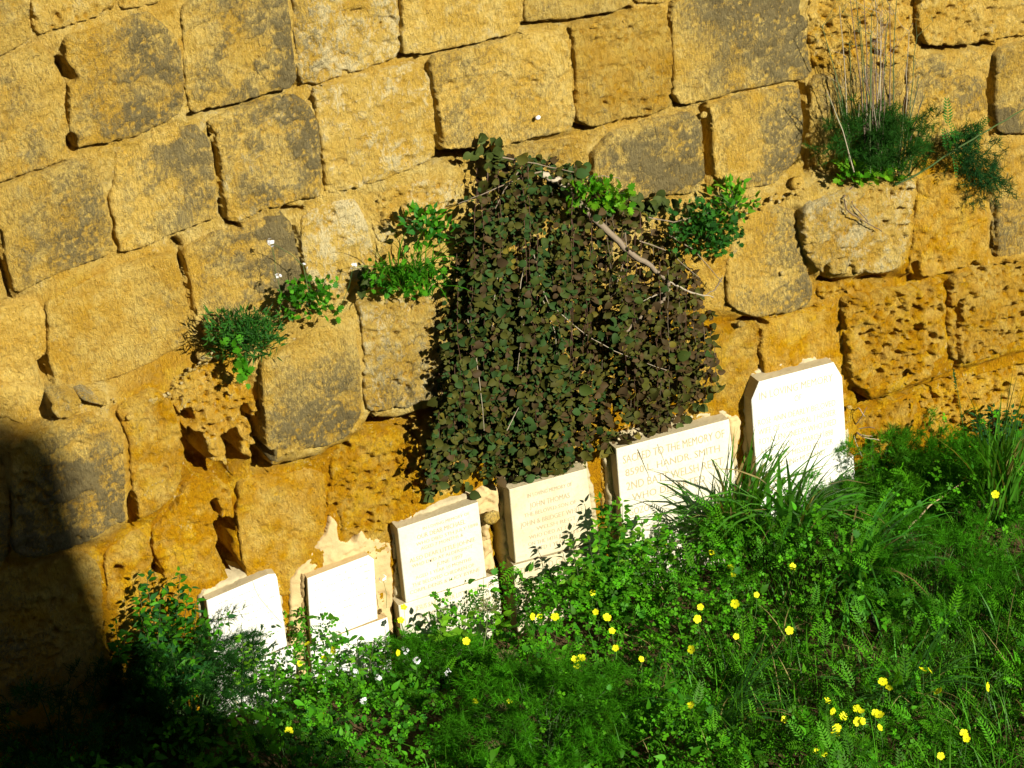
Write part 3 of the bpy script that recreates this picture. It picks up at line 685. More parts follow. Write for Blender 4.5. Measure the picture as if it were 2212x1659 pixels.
def pinnate(n=9, lw=.045, ll=.24):
    V = [(-.008, 0, 0), (.008, 0, 0), (.004, 1, -.25), (-.004, 1, -.25)]; F = [[0, 1, 2, 3]]
    for i in range(n):
        y = .12+.86*i/(n-1); z = -.25*y*y; L = ll*(1-.55*(i/(n-1))**2)*(.6+.4*min(1, i/2))
        for sgn in (-1, 1):
            b = len(V)
            V += [(0, y, z), (sgn*L*.5, y+.05+lw, z+.03), (sgn*L, y+.12, z+.0), (sgn*L*.5, y+.05-lw, z+.03)]
            F.append([b, b+1, b+2, b+3] if sgn > 0 else [b+3, b+2, b+1, b])
    return np.array(V), np.array(F)
def lobed_leaf():
    pts = [(0, 0), (.18, .1), (.42, .12), (.30, .3), (.5, .5), (.26, .52), (.32, .8), (.12, .75), (0, 1)]
    V = [(0, .45, -.04)] + [(x, y, .05*abs(x)*2-.1*y*y) for x, y in pts] + [(-x, y, .05*abs(x)*2-.1*y*y) for x, y in pts[-2:0:-1]]
    n = len(V)-1; F = [[0, 1+i, 1+(i+1) % n] for i in range(n)]
    return np.array(V), np.array(F)
T_NEEDLE = oval_leaf(.2, .3, .09, 1)
T_OVAL, T_POINT, T_TRE, T_PIN, T_LOB = oval_leaf(), oval_leaf(.2, .25, .25, 1), trefoil(), pinnate(), lobed_leaf()
def rdir(n, up=0., out=None, sp=1., rng=RNG):
    v = rng.normal(size=(n, 3))*sp; v[:, 2] += up
    if out is not None: v += np.asarray(out)
    return unit(v)
G1, G2, G3, G4 = (.055, .215, .006), (.026, .140, .005), (.110, .270, .008), (.036, .170, .025)
OLIVE, PURPLE, YOL = (.048, .043, .007), (.052, .026, .011), (.105, .080, .010)

def blades(g, base, L, az, lean, bend, w, col, seg=6):
    """grass blades: bases (n,3), lengths, azimuth, lean, extra bend, widths"""
    n = len(base); t = np.linspace(0, 1, seg+1)
    ang = lean[:, None] + bend[:, None]*t[None]**1.6
    dl = L[:, None]/seg
    h = np.cumsum(np.sin(ang)*dl, 1)-np.sin(ang[:, :1])*dl; v = np.cumsum(np.cos(ang)*dl, 1)-np.cos(ang[:, :1])*dl
    ca, sa = np.cos(az)[:, None], np.sin(az)[:, None]
    P = base[:, None]+np.stack([h*ca, h*sa, v], -1)
    ww = w[:, None]*np.array([.55, .9, 1, .95, .75, .45, .03])[None, :] if seg == 6 else w[:, None]*(1-t[None]**2.2+.02)
    s = np.stack([-sa*ww, ca*ww, 0*ww], -1)
    tw = (RNG.random(n)*1.2-.6)[:, None, None]
    s = s*np.cos(tw) + np.stack([0*ww, 0*ww, ww], -1)*np.sin(tw)*.6
    V = np.stack([P-s, P+s], 2).reshape(n, -1, 3)
    k = (seg+1)*2; i = np.arange(seg)*2; f = np.stack([i, i+1, i+3, i+2], -1)
    F = (f[None]+(np.arange(n)*k)[:, None, None]).reshape(-1, 4)
    g.add(V.reshape(-1, 3), F, np.repeat(col, k, 0))
def feather(g, P0, d0, L, col, nsec=16, nthr=14, tl=.05, droop=.3, tw=.0011, rng=RNG):
    """one feathery fennel frond: axis, side axes, hair-fine threads"""
    t = np.linspace(0, 1, 8)[:, None]
    side = unit(np.cross(d0, [0, 0, 1])+1e-6)
    ax = P0 + d0*L*t + np.array([0, 0, -1])*droop*L*t**2
    g.tube(ax, .0022, .0006, 3, col*.9)
    ts = rng.uniform(.12, 1, nsec); pos = P0 + d0*L*ts[:, None] + np.array([0, 0, -1])*droop*L*ts[:, None]**2
    sd = unit(d0[None]*.7 + rng.normal(size=(nsec, 3))*.75)
    sl = L*.38*(1.1-ts)*rng.uniform(.7, 1.2, nsec)+.02
    u = rng.random((nsec, nthr)); st_ = pos[:, None]+sd[:, None]*(sl[:, None]*u)[..., None]
    td = unit(sd[:, None]*.8+rng.normal(size=(nsec, nthr, 3))*.65)
    ln = tl*rng.uniform(.5, 1.2, (nsec, nthr, 1))
    a = st_.reshape(-1, 3); b = (st_+td*ln).reshape(-1, 3)
    c = unit(np.cross(b-a, rng.normal(size=a.shape)))*tw
    V = np.stack([a-c, a+c, b], 1).reshape(-1, 3); F = np.arange(len(V)).reshape(-1, 3)
    g.add(V, F, np.repeat(jit(len(a), col, .35), 3, 0))
    e = pos+sd*sl[:, None]; c = unit(np.cross(sd, rng.normal(size=sd.shape)))*tw*1.2
    V = np.stack([pos-c, pos+c, e], 1).reshape(-1, 3); g.add(V, np.arange(len(V)).reshape(-1, 3), np.tile(col, (len(V), 1)))

# ------------------------------------------------------------------ the shrub hanging over the headstones
def pl(x, tab): return np.interp(x, [a for a, b in tab], [b for a, b in tab])
TOP = [(920,1030),(944,800),(962,640),(982,560),(1002,470),(1018,405),(1038,345),(1100,338),(1200,345),(1300,385),(1360,425),(1400,470),(1450,530),(1490,575),(1530,630),(1556,840)]
BOT = [(920,1048),(935,1062),(965,1035),(1000,1045),(1030,1018),(1060,1046),(1095,1030),(1125,1076),(1160,1030),(1190,1048),(1225,1068),(1262,1000),(1300,985),(1330,960),(1385,962),(1410,930),(1440,935),(1490,870),(1535,855),(1556,845)]
root_px = on_wall(1210, 430, -.05)
shrub = empty('hanging_shrub', root_px, 'large dark shrub with round olive leaves hanging down the wall over the headstones', 'shrub')
rng = np.random.default_rng(21)
P_, D_, N_, S_, C_, DEP = [], [], [], [], [], []
gs = Geo()
hol = lambda a, b: float(fbm(np.array([a/370.]), np.array([b/520.]), .28, 3, 91)[0])
for layer in range(4):
    for xx in np.arange(924, 1552, 10.0):
        x0 = xx + rng.normal()*5; x0 = min(max(x0, 922), 1553)
        yt, yb = pl(x0, TOP), pl(x0, BOT); H = yb-yt
        if H < 25: continue
        a = yt + H*(rng.random()**1.5)*.75*(layer > 0); b = yb - H*(rng.random()**2)*.45*(layer < 3) - rng.random()*14
        if b-a < 40: a = max(yt, b-120)
        gap = 1365 < x0 < 1500
        npt = max(4, int((b-a)/15)); ys = np.linspace(a, b, npt)
        sway = np.cumsum(rng.normal(size=npt))*1.6
        fr = (ys-yt)/max(H, 1)
        bul = .05 + (.06+.085*layer)*np.sin(np.clip(fr*.85+.12, 0, 1)*math.pi)**.7
        w = on_wall(x0+sway, ys, -bul)
        if rng.random() < .45: gs.tube(w, .0024, .0012, 3, np.array([.08, .035, .02]) if rng.random() < .7 else np.array([.13, .10, .06]))
        for i in range(npt):
            for rep in range(2):
                if rep and rng.random() < .15: continue
                py = ys[i]+rng.normal()*5; px = x0+sway[i]
                if gap and 505 < py < 750 and rng.random() < .38: continue
                if px > 1500 and rng.random() < .3: continue
                if hol(px, py) < (-.16 if px > 1280 else -.28) and rng.random() < .6: continue
                P_.append(w[i]+np.array([0, 0, rng.normal()*.01])); sgn = 1 if (i+rep) % 2 else -1
                D_.append([sgn*rng.uniform(.3, 1.1), rng.uniform(-.7, .1), rng.uniform(-1.0, .35)])
                N_.append([rng.normal()*.75, -.8+rng.normal()*.4, .35+rng.normal()*.65])
                S_.append(.018+.040*rng.random()**1.4*(1.0 if rng.random() < .85 else 1.5)); DEP.append(bul[i])
                q = rng.random(); pur = sstep(1150, 1450, px)*.35+.12
                C_.append(PURPLE if q < pur else (YOL if q > .955 else (OLIVE if q > .45 else (.022, .046, .010))))
# sprigs standing out at the top and trailing at the foot
for (x0, y0, x1, y1, n) in ((1085,350,1035,290,8),(1075,345,1015,325,6),(1050,350,1080,308,5),(1130,1070,1135,1092,5),(950,1050,925,1075,7),(1216,1040,1221,1086,5),(1110,1060,1120,1085,5),(1000,1040,1015,1062,5),(1480,900,1545,850,9),(1420,960,1425,990,4),(1470,910,1470,945,4),
                             (1300,440,1430,430,14),(1370,440,1470,450,16),(1400,450,1440,425,10),(930,640,795,595,7),(800,590,785,620,9)):
    for i in range(n):
        t = i/(n-1); P_.append(on_wall(x0+(x1-x0)*t+rng.normal()*6, y0+(y1-y0)*t+rng.normal()*6, -.10)); DEP.append(.1)
        D_.append(rng.normal(size=3)+np.array([0, -.4, 0])); N_.append([rng.normal()*.4, -1, .4]); S_.append(rng.uniform(.05, .07)); C_.append((.045, .058, .012))
P_, D_, N_, S_, C_, DEP = map(np.array, (P_, D_, N_, S_, C_, DEP))
D_ = unit(D_.astype(float)); Rm = frames(D_, unit(N_.astype(float))); C_ = np.clip(C_*(1+.35*(rng.random((len(C_), 1))*2-1)), 0, 1)
order = np.argsort(-(DEP+rng.random(len(DEP))*.12+S_*1.5)); big = order[:300]; rest = order[300:]
T, F = oval_leaf(.45, .30, .43)
g = Geo(); g.inst(T, F, P_[rest], Rm[rest], S_[rest], C_[rest]); tag(g.build('foliage', M_DARKLEAF, shrub), kind='stuff')
tag(gs.build('hanging_stems', M_STEM, shrub), kind='stuff')
LD = []
for k in range(14):
    Tk, Fk = oval_leaf(.2+.5*rng.random(), .05+.45*rng.random(), .40+.07*rng.random())
    col = ((.036, .052, .008), (.060, .056, .009), (.052, .026, .014), (.024, .046, .010), (.050, .042, .009))[k % 5]
    LD.append(mesh_data('leaf', Tk, Fk, M_DARKLEAF, np.tile(col, (len(Tk), 1))))
for n_, i in enumerate(big):
    o = link('leaf', LD[n_ % 14], shrub)
    M = Matrix([list(Rm[i][r]*S_[i]*1.05)+[P_[i][r]-root_px[r]] for r in range(3)]+[[0, 0, 0, 1]]); o.matrix_local = M
BARK = np.array([.22, .17, .11]); PALE = np.array([.38, .32, .22])
def branch(name, pts, r0, r1, col, parent, y=-.2):
    pts = np.array(pts, float); g = Geo()
    yy = np.full(len(pts), y) if np.isscalar(y) else np.array(y)
    W = on_wall(pts[:, 0], pts[:, 1], yy); t = np.linspace(0, 1, len(W)); tt = np.linspace(0, 1, len(W)*4)
    W = np.stack([np.interp(tt, t, W[:, k]) for k in range(3)], -1)+rng.normal(size=(len(tt), 3))*r0*.28
    g.tube(W, r0, r1, 6, col); return g.build(name, M_STEM, parent)
branch('branch', [(1200,384),(1260,450),(1345,530),(1395,570),(1440,605)], .024, .013, BARK, shrub, [-.12,-.2,-.28,-.29,-.28])
branch('branch', [(1440,605),(1445,622),(1432,648),(1400,672),(1368,700),(1349,722)], .013, .007, BARK, shrub, -.28)
branch('branch', [(1440,605),(1490,632),(1540,642)], .007, .003, PALE, shrub, -.25)
branch('branch', [(1178,378),(1205,392),(1232,416)], .020, .012, PALE*1.15, shrub, -.17)
branch('branch', [(1438,630),(1410,640),(1385,652)], .005, .002, PALE, shrub, -.28)
for q in ([(1560,600),(1545,625),(1520,640),(1480,625)], [(1120,370),(1090,410),(1060,470),(1050,520)], [(1170,370),(1110,390),(1040,420),(990,440)], [(1350,500),(1355,540),(1330,620),(1290,690)],
          [(1215,400),(1300,380),(1340,385)], [(1430,500),(1500,540),(1560,610)], [(1400,470),(1460,480),(1530,460)], [(1085,340),(1150,352),(1240,372)], [(1380,520),(1440,540),(1510,600)]):
    branch('twig', q, .0045, .002, BARK, shrub, -.2)
for q in ([(1135,560),(1120,640),(1130,700),(1118,800)], [(1150,540),(1180,650),(1260,720),(1330,760),(1440,800)], [(1010,690),(1030,780),(1040,860),(1046,930)], [(1075,600),(1062,680),(1066,760)],
          [(1095,930),(1110,900),(1120,880)], [(1420,960),(1445,1020)], [(1170,640),(1200,720),(1205,800)]):
    branch('dry_stem', q, .0032, .0016, PALE, shrub, -.33)

# ------------------------------------------------------------------ plants rooted on the ledges
def ledge_bush(name, label, cat, cpx, spread, n, T, scale, cols, up=.6, depth=(.08, .28), nst=14, grp=None, mat=None):
    root = empty(name, on_wall(cpx[0], cpx[1]+spread[1]*.6, -.10), label, cat, grp)
    T, F = T; px = cpx[0]+np.clip(RNG.normal(size=n), -2, 2)*spread[0]*.55; py = cpx[1]+np.clip(RNG.normal(size=n), -2, 2)*spread[1]*.55
    dd = RNG.uniform(depth[0], depth[1], n); P = on_wall(px, py, -dd)
    c0 = ORG[root.name]; d = unit(P-c0)+rdir(n, up*.5, (0, -.3, 0), .6)
    g = Geo(); ci = RNG.integers(0, len(cols), n); C = np.clip(np.array(cols)[ci]*(1+.35*(RNG.random((n, 1))*2-1)), 0, 1)
    g.inst(T, F, P, frames(unit(d), rdir(n, .6, (0, -.7, 0), .5)), RNG.uniform(scale[0], scale[1], n), C)
    tag(g.build('foliage', mat or M_LEAF, root), kind='stuff')
    g = Geo()
    for i in RNG.integers(0, n, nst):
        t = np.linspace(0, 1, 5)[:, None]; g.tube(c0+(P[i]-c0)*t+np.array([0, -.03, .03])*np.sin(t*math.pi), .0025, .0012, 3, np.array([.06, .09, .03]))
    tag(g.build('stems', M_STEM, root), kind='stuff')
    return root
ledge_bush('ledge_plant', 'round dark green parsley-like clump on the ledge right of the hanging shrub', 'plant', (1525,492), (68,50), 560, T_LOB, (.024,.044), [(.020,.095,.010),(.014,.07,.010),(.028,.12,.010)], .4)
ledge_bush('ledge_plant', 'bright leafy sprig on the ledge above the round dark clump', 'plant', (1585,432), (44,36), 120, T_POINT, (.032,.06), [G1,G3], .9, (.05,.16))
ledge_bush('ledge_plant', 'green leafy clump bearing white flowers on the ledge at left', 'plant', (668,642), (56,38), 210, T_LOB, (.026,.05), [G2,G1], .5)
b5 = ledge_bush('ledge_plant', 'dark needle-leaved clump spilling over the ledge, lowest one at left', 'plant', (528,722), (70,44), 1300, T_NEEDLE, (.030,.062), [(.022,.095,.010),(.030,.115,.010),(.018,.08,.012)], .8)
g = Geo(); P = on_wall(np.array([500,512,520,526,522,518]), np.array([745,765,782,798,806,790]), -.26)
T, F = T_LOB; k = 60; q = RNG.integers(0, 6, k)
g.inst(T, F, P[q]+RNG.normal(size=(k, 3))*.025, frames(rdir(k, -.2, (0, -.4, 0)), rdir(k, .5, (0, -1, 0), .5)), RNG.uniform(.03, .055, k), jit(k, G1)); tag(g.build('trailing_shoot', M_LEAF, b5), kind='stuff')
ledge_bush('ledge_plant', 'glossy pointed-leaf plant at the upper left edge of the hanging shrub', 'plant', (925,488), (46,38), 130, T_POINT, (.04,.07), [G1,G4,G2], .5, (.1,.2))
ledge_bush('ledge_plant', 'fresh green leaves growing through the crown of the hanging shrub', 'plant', (1290,420), (62,34), 150, T_LOB, (.04,.06), [G3,G1], .4, (.18,.3))
b8 = ledge_bush('ledge_plant', 'grassy green clump on the ledge left of the hanging shrub', 'plant', (875,600), (76,38), 230, T_LOB, (.03,.05), [G1,G2], .3)
g = Geo(); n = 90; b = on_wall(RNG.uniform(830, 940, n), RNG.uniform(585, 640, n), -.16)
blades(g, b, RNG.uniform(.18, .42, n), RNG.uniform(-3.14, 0, n), RNG.uniform(.1, .9, n), RNG.uniform(.4, 1.8, n), RNG.uniform(.003, .007, n), jit(n, G1)); tag(g.build('grass_blades', M_GRASS, b8), kind='stuff')
ledge_bush('ledge_plant', 'low bright green leaves at the foot of the dry-stemmed fennel', 'plant', (1880,368), (60,24), 170, T_LOB, (.035,.06), [G3,G1], .3, (.1,.22))

# dry-stemmed fennel on the upper right ledge
fen = empty('dry_stemmed_fennel', on_wall(1905, 375, -.15), 'tall tuft of dry grey stems over feathery green leaves on the upper right ledge', 'plant')
rng = np.random.default_rng(5)
for i in range(46):
    bx = rng.uniform(1838, 1965); by = rng.uniform(330, 385); top = rng.choice([rng.uniform(150, 260), rng.uniform(-30, 150)], p=[.6, .4])
    lean = (bx-1900)*rng.uniform(.3, .9)+rng.normal()*14; n = 7; t = np.linspace(0, 1, n)
    px = bx+lean*t**1.3+np.cumsum(rng.normal(size=n))*2.0; py = by+(top-by)*t; d = .14+.12*t+rng.normal()*.05
    g = Geo(); col = [np.array([.42, .36, .24]), np.array([.10, .16, .05]), np.array([.20, .14, .10])][rng.choice(3, p=[.3, .42, .28])]
    W = on_wall(px, py, -np.clip(d, .08, .5)); g.tube(W, .0048, .0018, 4, col)
    if top < 120:
        for j in range(rng.integers(2, 6)):
            k = rng.integers(3, n); e = W[k]+np.array([rng.normal()*.08, rng.normal()*.04, rng.uniform(.05, .16)]); g.tube(np.array([W[k], (W[k]+e)/2+rng.normal(size=3)*.01, e]), .0016, .0008, 3, col)
            for m in range(4): g.tube(np.array([e, e+np.array([rng.normal()*.03, rng.normal()*.03, .035])]), .001, .0006, 3, col)
    g.build('stem', M_STEM, fen)
g = Geo()
for i in range(120):
    P = on_wall(rng.normal(1900, 42), rng.uniform(270, 385), -rng.uniform(.1, .25))
    feather(g, P, unit(np.array([rng.normal()*.55, -.3+rng.normal()*.3, rng.uniform(.5, 1.5)])), rng.uniform(.16, .32), np.array([.022, .085, .010])*rng.uniform(.6, 1.5), 12, 12, .045, .3, .0015)
tag(g.build('foliage', M_FENNEL, fen), kind='stuff')
branch('long_shoot', [(1935,400),(1990,372),(2060,325),(2140,278),(2230,225)], .007, .0035, np.array([.05, .11, .02]), fen, [-.2,-.26,-.32,-.36,-.4])
branch('root', [(1850,395),(1822,425),(1830,455),(1870,480),(1905,500)], .006, .003, np.array([.16, .11, .06]), fen, [-.1,-.2,-.24,-.24,-.23])
branch('root', [(1845,400),(1840,440),(1875,478)], .005, .003, np.array([.2, .14, .08]), fen, [-.1,-.22,-.24])
f2 = empty('feathery_plant', on_wall(2085, 370, -.12), 'feathery dark green plant trailing over the ledge near the right edge', 'plant')
g = Geo()
for i in range(75):
    t = rng.random(); P = on_wall(2062+72*t+rng.normal()*12, 290+105*t+rng.normal()*16, -rng.uniform(.1, .24))
    feather(g, P, unit(np.array([.3+rng.normal()*.6, -.5+rng.normal()*.3, rng.normal()*.7-.3*t])), rng.uniform(.10, .22), np.array([.014, .062, .016])*rng.uniform(.7, 1.5), 9, 9, .045, .3, .0016)
T, F = T_PIN; k = 24; P = on_wall(RNG.uniform(2040, 2120, k), RNG.uniform(270, 350, k), -.2); g.inst(T, F, P, frames(rdir(k, .8, (0, -.4, 0)), rdir(k, .5, (0, -1, 0), .5)), RNG.uniform(.09, .16, k), jit(k, G4))
tag(g.build('foliage', M_FENNEL, f2), kind='stuff')

# ------------------------------------------------------------------ ground vegetation
def ground_at(px, py, z=0.0):
    P = on_level(px, py, z); w = on_wall(px, py, -.2)
    return np.where((P[..., 1] > -.2)[..., None], w, P)
def field(n, rng):
    """random points of the ground strip before the wall, thicker where the camera looks"""
    x = rng.uniform(-3.6, 4.7, n); y = -.12-rng.random(n)*3.6
    u, v = to_px(np.c_[x, y, np.full(n, .2)]); k = (u > -320) & (u < 2560) & (v < 2000)
    return x[k], y[k], u[k], v[k]
def mound(x, y): return .09 + .22*sstep(.2, 1.6, x)*sstep(-2.2, -.9, y) + .08*sstep(-.6, -1.6, x) + .36*np.clip(fbm(x, y, .5, 3, 61)+.38, 0, 1) + .06*fbm(x, y, .2, 2, 63)
def clump(x, y, seed): return .3+.7*sstep(-.22, .18, fbm(x, y, .38, 3, seed))
rng = np.random.default_rng(31)
FZ = [(1150,1560,200,120), (930,1430,85,55), (1890,1020,100,90), (2030,1050,130,80), (2010,1230,160,110), (2140,1040,100,90), (400,1400,110,110)]
def clear(u, v):
    m = np.zeros_like(u)
    for a, b, c, d in FZ: m = np.maximum(m, 1-sstep(.6, 1.1, np.hypot((u-a)/c, (v-b)/d)))
    return 1-.85*m
# low broad-leaved cover (wood sorrel and the like)
x, y, u, v = field(66000, rng)
dens = .25+.75*sstep(500, 700, u)*(1-sstep(1550, 1850, u)) ; k = rng.random(len(x)) < dens*.75*clump(x, y, 71)*clear(u, v)
x, y, u, v = x[k], y[k], u[k], v[k]; n = len(x)
z = mound(x, y)*(.35+.75*rng.random(n)**.5)
g = Geo(); T, F = T_TRE
g.inst(T, F, np.c_[x, y, z], frames(rdir(n, .1, None, 1), rdir(n, 1.5, .8*SUN, .5)), rng.uniform(.014, .030, n), jit(n, (.058, .225, .004), .65))
cov = g.build('sorrel_cover', M_LEAF); tag(cov, 'low carpet of clover-shaped sorrel leaves below the headstones', 'ground cover', None, 'stuff')
# mixed leafy weeds
x, y, u, v = field(22000, rng); k = rng.random(len(x)) < (.35+.45*(u < 1000)-.2*(u > 1500))*clump(x, y, 73)*clear(u, v); x, y = x[k], y[k]; n = len(x)
g = Geo(); z = mound(x, y)*(.4+.9*rng.random(n))
h = n//2
g.inst(T_LOB[0], T_LOB[1], np.c_[x, y, z][:h], frames(rdir(h, .3), rdir(h, 1.2, .8*SUN, .5)), rng.uniform(.03, .06, h), jit(h, G2, .5))
g.inst(T_POINT[0], T_POINT[1], np.c_[x, y, z][h:], frames(rdir(n-h, .5), rdir(n-h, 1, .8*SUN, .5)), rng.uniform(.04, .08, n-h), jit(n-h, G1, .5))
tag(g.build('weed_leaves', M_LEAF), 'mixed leafy weeds growing among the sorrel and grass', 'ground cover', None, 'stuff')
# feather-leaved vetch, mostly at right
x, y, u, v = field(16000, rng); k = rng.random(len(x)) < (.08+.6*sstep(1400, 1700, u)*sstep(1150, 1300, v))*clump(x, y, 75)*clear(u, v); x, y = x[k], y[k]; n = len(x)
g = Geo(); z = mound(x, y)*(.5+.7*rng.random(n))
g.inst(T_PIN[0], T_PIN[1], np.c_[x, y, z], frames(rdir(n, .9, (0, -.3, 0), .8), rdir(n, 1, .8*SUN, .4)), rng.uniform(.09, .17, n), jit(n, (.048, .185, .004), .65))
tag(g.build('vetch_fronds', M_LEAF), 'ladder-shaped vetch fronds filling the lower right', 'ground cover', None, 'stuff')
# grass
x, y, u, v = field(26000, rng); k = rng.random(len(x)) < (.10+.7*sstep(1350, 1750, u)*sstep(1080, 1300, v))*clump(x, y, 77)*clear(u, v); x, y = x[k], y[k]; n = len(x)
g = Geo(); blades(g, np.c_[x, y, np.zeros(n)], rng.uniform(.2, .55, n), rng.uniform(0, 6.28, n), rng.uniform(.0, .5, n), rng.uniform(.2, 1.6, n), rng.uniform(.0022, .0055, n), np.where(rng.random((n, 1)) < .07, np.array([[.34, .27, .10]]), jit(n, (.052, .185, .006), .7)))
tag(g.build('meadow_grass', M_GRASS), 'thin green grass blades across the lower right', 'grass', None, 'stuff')

# fennel bushes
def fennel(label, px, py, rad, hgt, nf, col=(.036, .165, .003), seed=0, zb=0.0):
    r = np.random.default_rng(seed); base = ground_at(np.array(float(px)), np.array(float(py)), zb); base[2] = min(max(zb, 0), base[2])
    root = empty('fennel_bush', base, label, 'fennel', 'feathery fennel bushes on the ground')
    g = Geo(); gs = Geo()
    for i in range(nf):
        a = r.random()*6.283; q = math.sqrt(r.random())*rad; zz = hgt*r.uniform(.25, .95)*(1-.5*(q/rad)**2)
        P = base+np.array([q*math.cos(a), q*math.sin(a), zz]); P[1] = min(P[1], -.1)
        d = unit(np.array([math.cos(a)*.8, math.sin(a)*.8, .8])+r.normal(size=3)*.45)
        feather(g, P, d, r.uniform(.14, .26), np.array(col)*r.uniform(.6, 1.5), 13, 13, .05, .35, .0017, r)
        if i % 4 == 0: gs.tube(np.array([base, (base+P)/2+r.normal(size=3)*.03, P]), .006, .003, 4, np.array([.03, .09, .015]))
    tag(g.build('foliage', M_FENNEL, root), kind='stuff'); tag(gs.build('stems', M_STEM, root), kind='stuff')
fennel('broad feathery fennel bush at the bottom centre of the picture', 1180, 1640, .46, .50, 230, seed=1)
fennel('small feathery fennel below the two-part Michael headstone', 950, 1490, .24, .28, 70, seed=2)
fennel('hazy fennel spreading along the foot of the wall at right', 1990, 1090, .36, .52, 130, (.042, .18, .004), 11)
fennel('soft fennel immediately right of the clipped-corner white headstone', 1895, 1120, .30, .62, 130, (.06, .22, .006), 3)
fennel('wispy fennel in front of the plinth of the clipped-corner headstone', 1780, 1110, .26, .48, 110, (.055, .20, .010), 4)
fennel('fennel by the right edge under the dark-leaved bush', 2120, 1130, .34, .5, 130, seed=5)
fennel('fennel in the middle of the right-hand greenery below the dry twig', 2010, 1320, .42, .55, 190, seed=6)
fennel('dark fennel half in shadow at left in front of the cracked headstone', 410, 1500, .38, .85, 190, (.012, .060, .008), 7)  # leaf colour itself darkened to deepen the shade at left
fennel('fennel in deep shade at the lower left corner', 130, 1600, .50, .75, 150, (.014, .06, .01), 8)  # darkened leaf colour adds to the cast shade in this corner
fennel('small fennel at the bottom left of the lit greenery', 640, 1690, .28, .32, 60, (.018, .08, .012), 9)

# upright leafy weeds
def leafy_weed(label, cat, stems, T, scale, cols, seed, grp=None, every=.035, mat=None):
    """stems: list of (px_base, py_base, px_top, py_top, distance from the wall)"""
    r = np.random.default_rng(seed); s0 = stems[0]
    b = on_wall(s0[0], s0[1], -s0[4]); b[2] = max(min(b[2], .1), -.02)
    root = empty('leafy_weed', b, label, cat, grp); g = Geo(); gs = Geo()
    for (a0, b0, a1, b1, d) in stems:
        A = on_wall(a0, b0, -d); B = on_wall(a1, b1, -d-.05); L = np.linalg.norm(B-A); n = max(5, int(L/every)); t = np.linspace(0, 1, n)[:, None]
        P = A+(B-A)*t+np.cumsum(r.normal(size=(n, 3)), 0)*.004
        gs.tube(P, .004, .0015, 4, np.array([.05, .08, .02]))
        m = n*3; q = np.repeat(np.arange(n), 3); az = r.random(m)*6.28
        d3 = unit(np.stack([np.cos(az), np.sin(az)-.25, r.uniform(-.1, .8, m)], -1)); sz = r.uniform(scale[0], scale[1], m)*(1.1-.5*(q/n))
        C = np.array(cols)[r.integers(0, len(cols), m)]*(1+.35*(r.random((m, 1))*2-1))
        g.inst(T[0], T[1], P[q]+d3*.01, frames(d3, unit(np.array([0, -.4, 1])+.35*r.normal(size=(m, 3)))), sz, np.clip(C, 0, 1))
    tag(g.build('foliage', mat or M_LEAF, root), kind='stuff'); tag(gs.build('stems', M_STEM, root), kind='stuff')
    return root
leafy_weed('tall nettle-like weed with broad leaves against the wall at left of the headstones', 'weed',
    [(350,1480,318,1240,.2),(370,1480,385,1228,.22),(390,1480,410,1265,.25),(360,1480,300,1330,.25),(400,1490,440,1330,.3),(340,1480,345,1300,.3),(420,1490,490,1340,.32),(380,1490,360,1260,.18),(330,1480,300,1270,.2),(410,1500,420,1300,.3)], T_POINT, (.055,.095), [G1,(.018,.09,.02),G2], 41)
leafy_weed('small weed at the left edge of the lit wall beside the shade', 'weed', [(255,1420,250,1350,.2),(262,1420,275,1370,.2)], T_POINT, (.05,.08), [G2], 42)
leafy_weed('upright pellitory sprig in front of the plinth of the John Thomas headstone', 'weed', [(1255,1300,1238,1160,.42),(1262,1300,1262,1210,.45),(1250,1300,1215,1240,.45)], T_POINT, (.055,.09), [G3,G1], 43)
leafy_weed('tall leafy pellitory between the fourth and fifth headstones', 'weed',
    [(1310,1330,1305,1090,.3),(1315,1330,1296,1105,.28),(1325,1330,1352,1110,.33),(1305,1330,1318,1075,.31),(1320,1330,1340,1082,.32),(1300,1330,1285,1135,.34),(1330,1330,1360,1150,.36),(1290,1330,1270,1170,.36),(1315,1330,1320,1120,.3),(1340,1330,1330,1180,.4)], T_POINT, (.055,.095), [G3,G1,G2], 44)
leafy_weed('leafy pellitory sprigs before the lower left of the wide headstone', 'weed', [(1395,1320,1380,1110,.38),(1410,1320,1420,1115,.38),(1425,1320,1445,1160,.42),(1385,1320,1400,1160,.4)], T_POINT, (.05,.085), [G3,G1], 45)
leafy_weed('broad pale leaves standing up before the plinth of the Michael headstone', 'weed', [(1000,1390,1005,1325,.38),(955,1390,950,1325,.38),(1070,1370,1080,1330,.35)], T_POINT, (.07,.11), [G3], 46, None, .06)
leafy_weed('leafy goosegrass rising before the plinth of the second white headstone', 'weed', [(770,1460,780,1380,.4),(800,1460,812,1395,.42),(830,1450,835,1380,.4),(700,1470,715,1410,.4),(650,1470,640,1420,.4),(560,1480,550,1400,.4),(520,1480,525,1370,.4),(590,1480,600,1425,.42)], T_POINT, (.035,.06), [G1,G3], 47)
leafy_weed('dark glossy bush against the wall at the right edge', 'bush', [(2120,1000,2100,905,.15),(2150,1000,2140,890,.15),(2180,990,2190,885,.16),(2205,980,2220,890,.16),(2140,1000,2120,930,.2),(2170,990,2165,920,.2),(2200,1000,2205,930,.22)], T_POINT, (.06,.09), [(.010,.045,.012),(.014,.06,.014)], 48, None, .02, M_DARKLEAF)

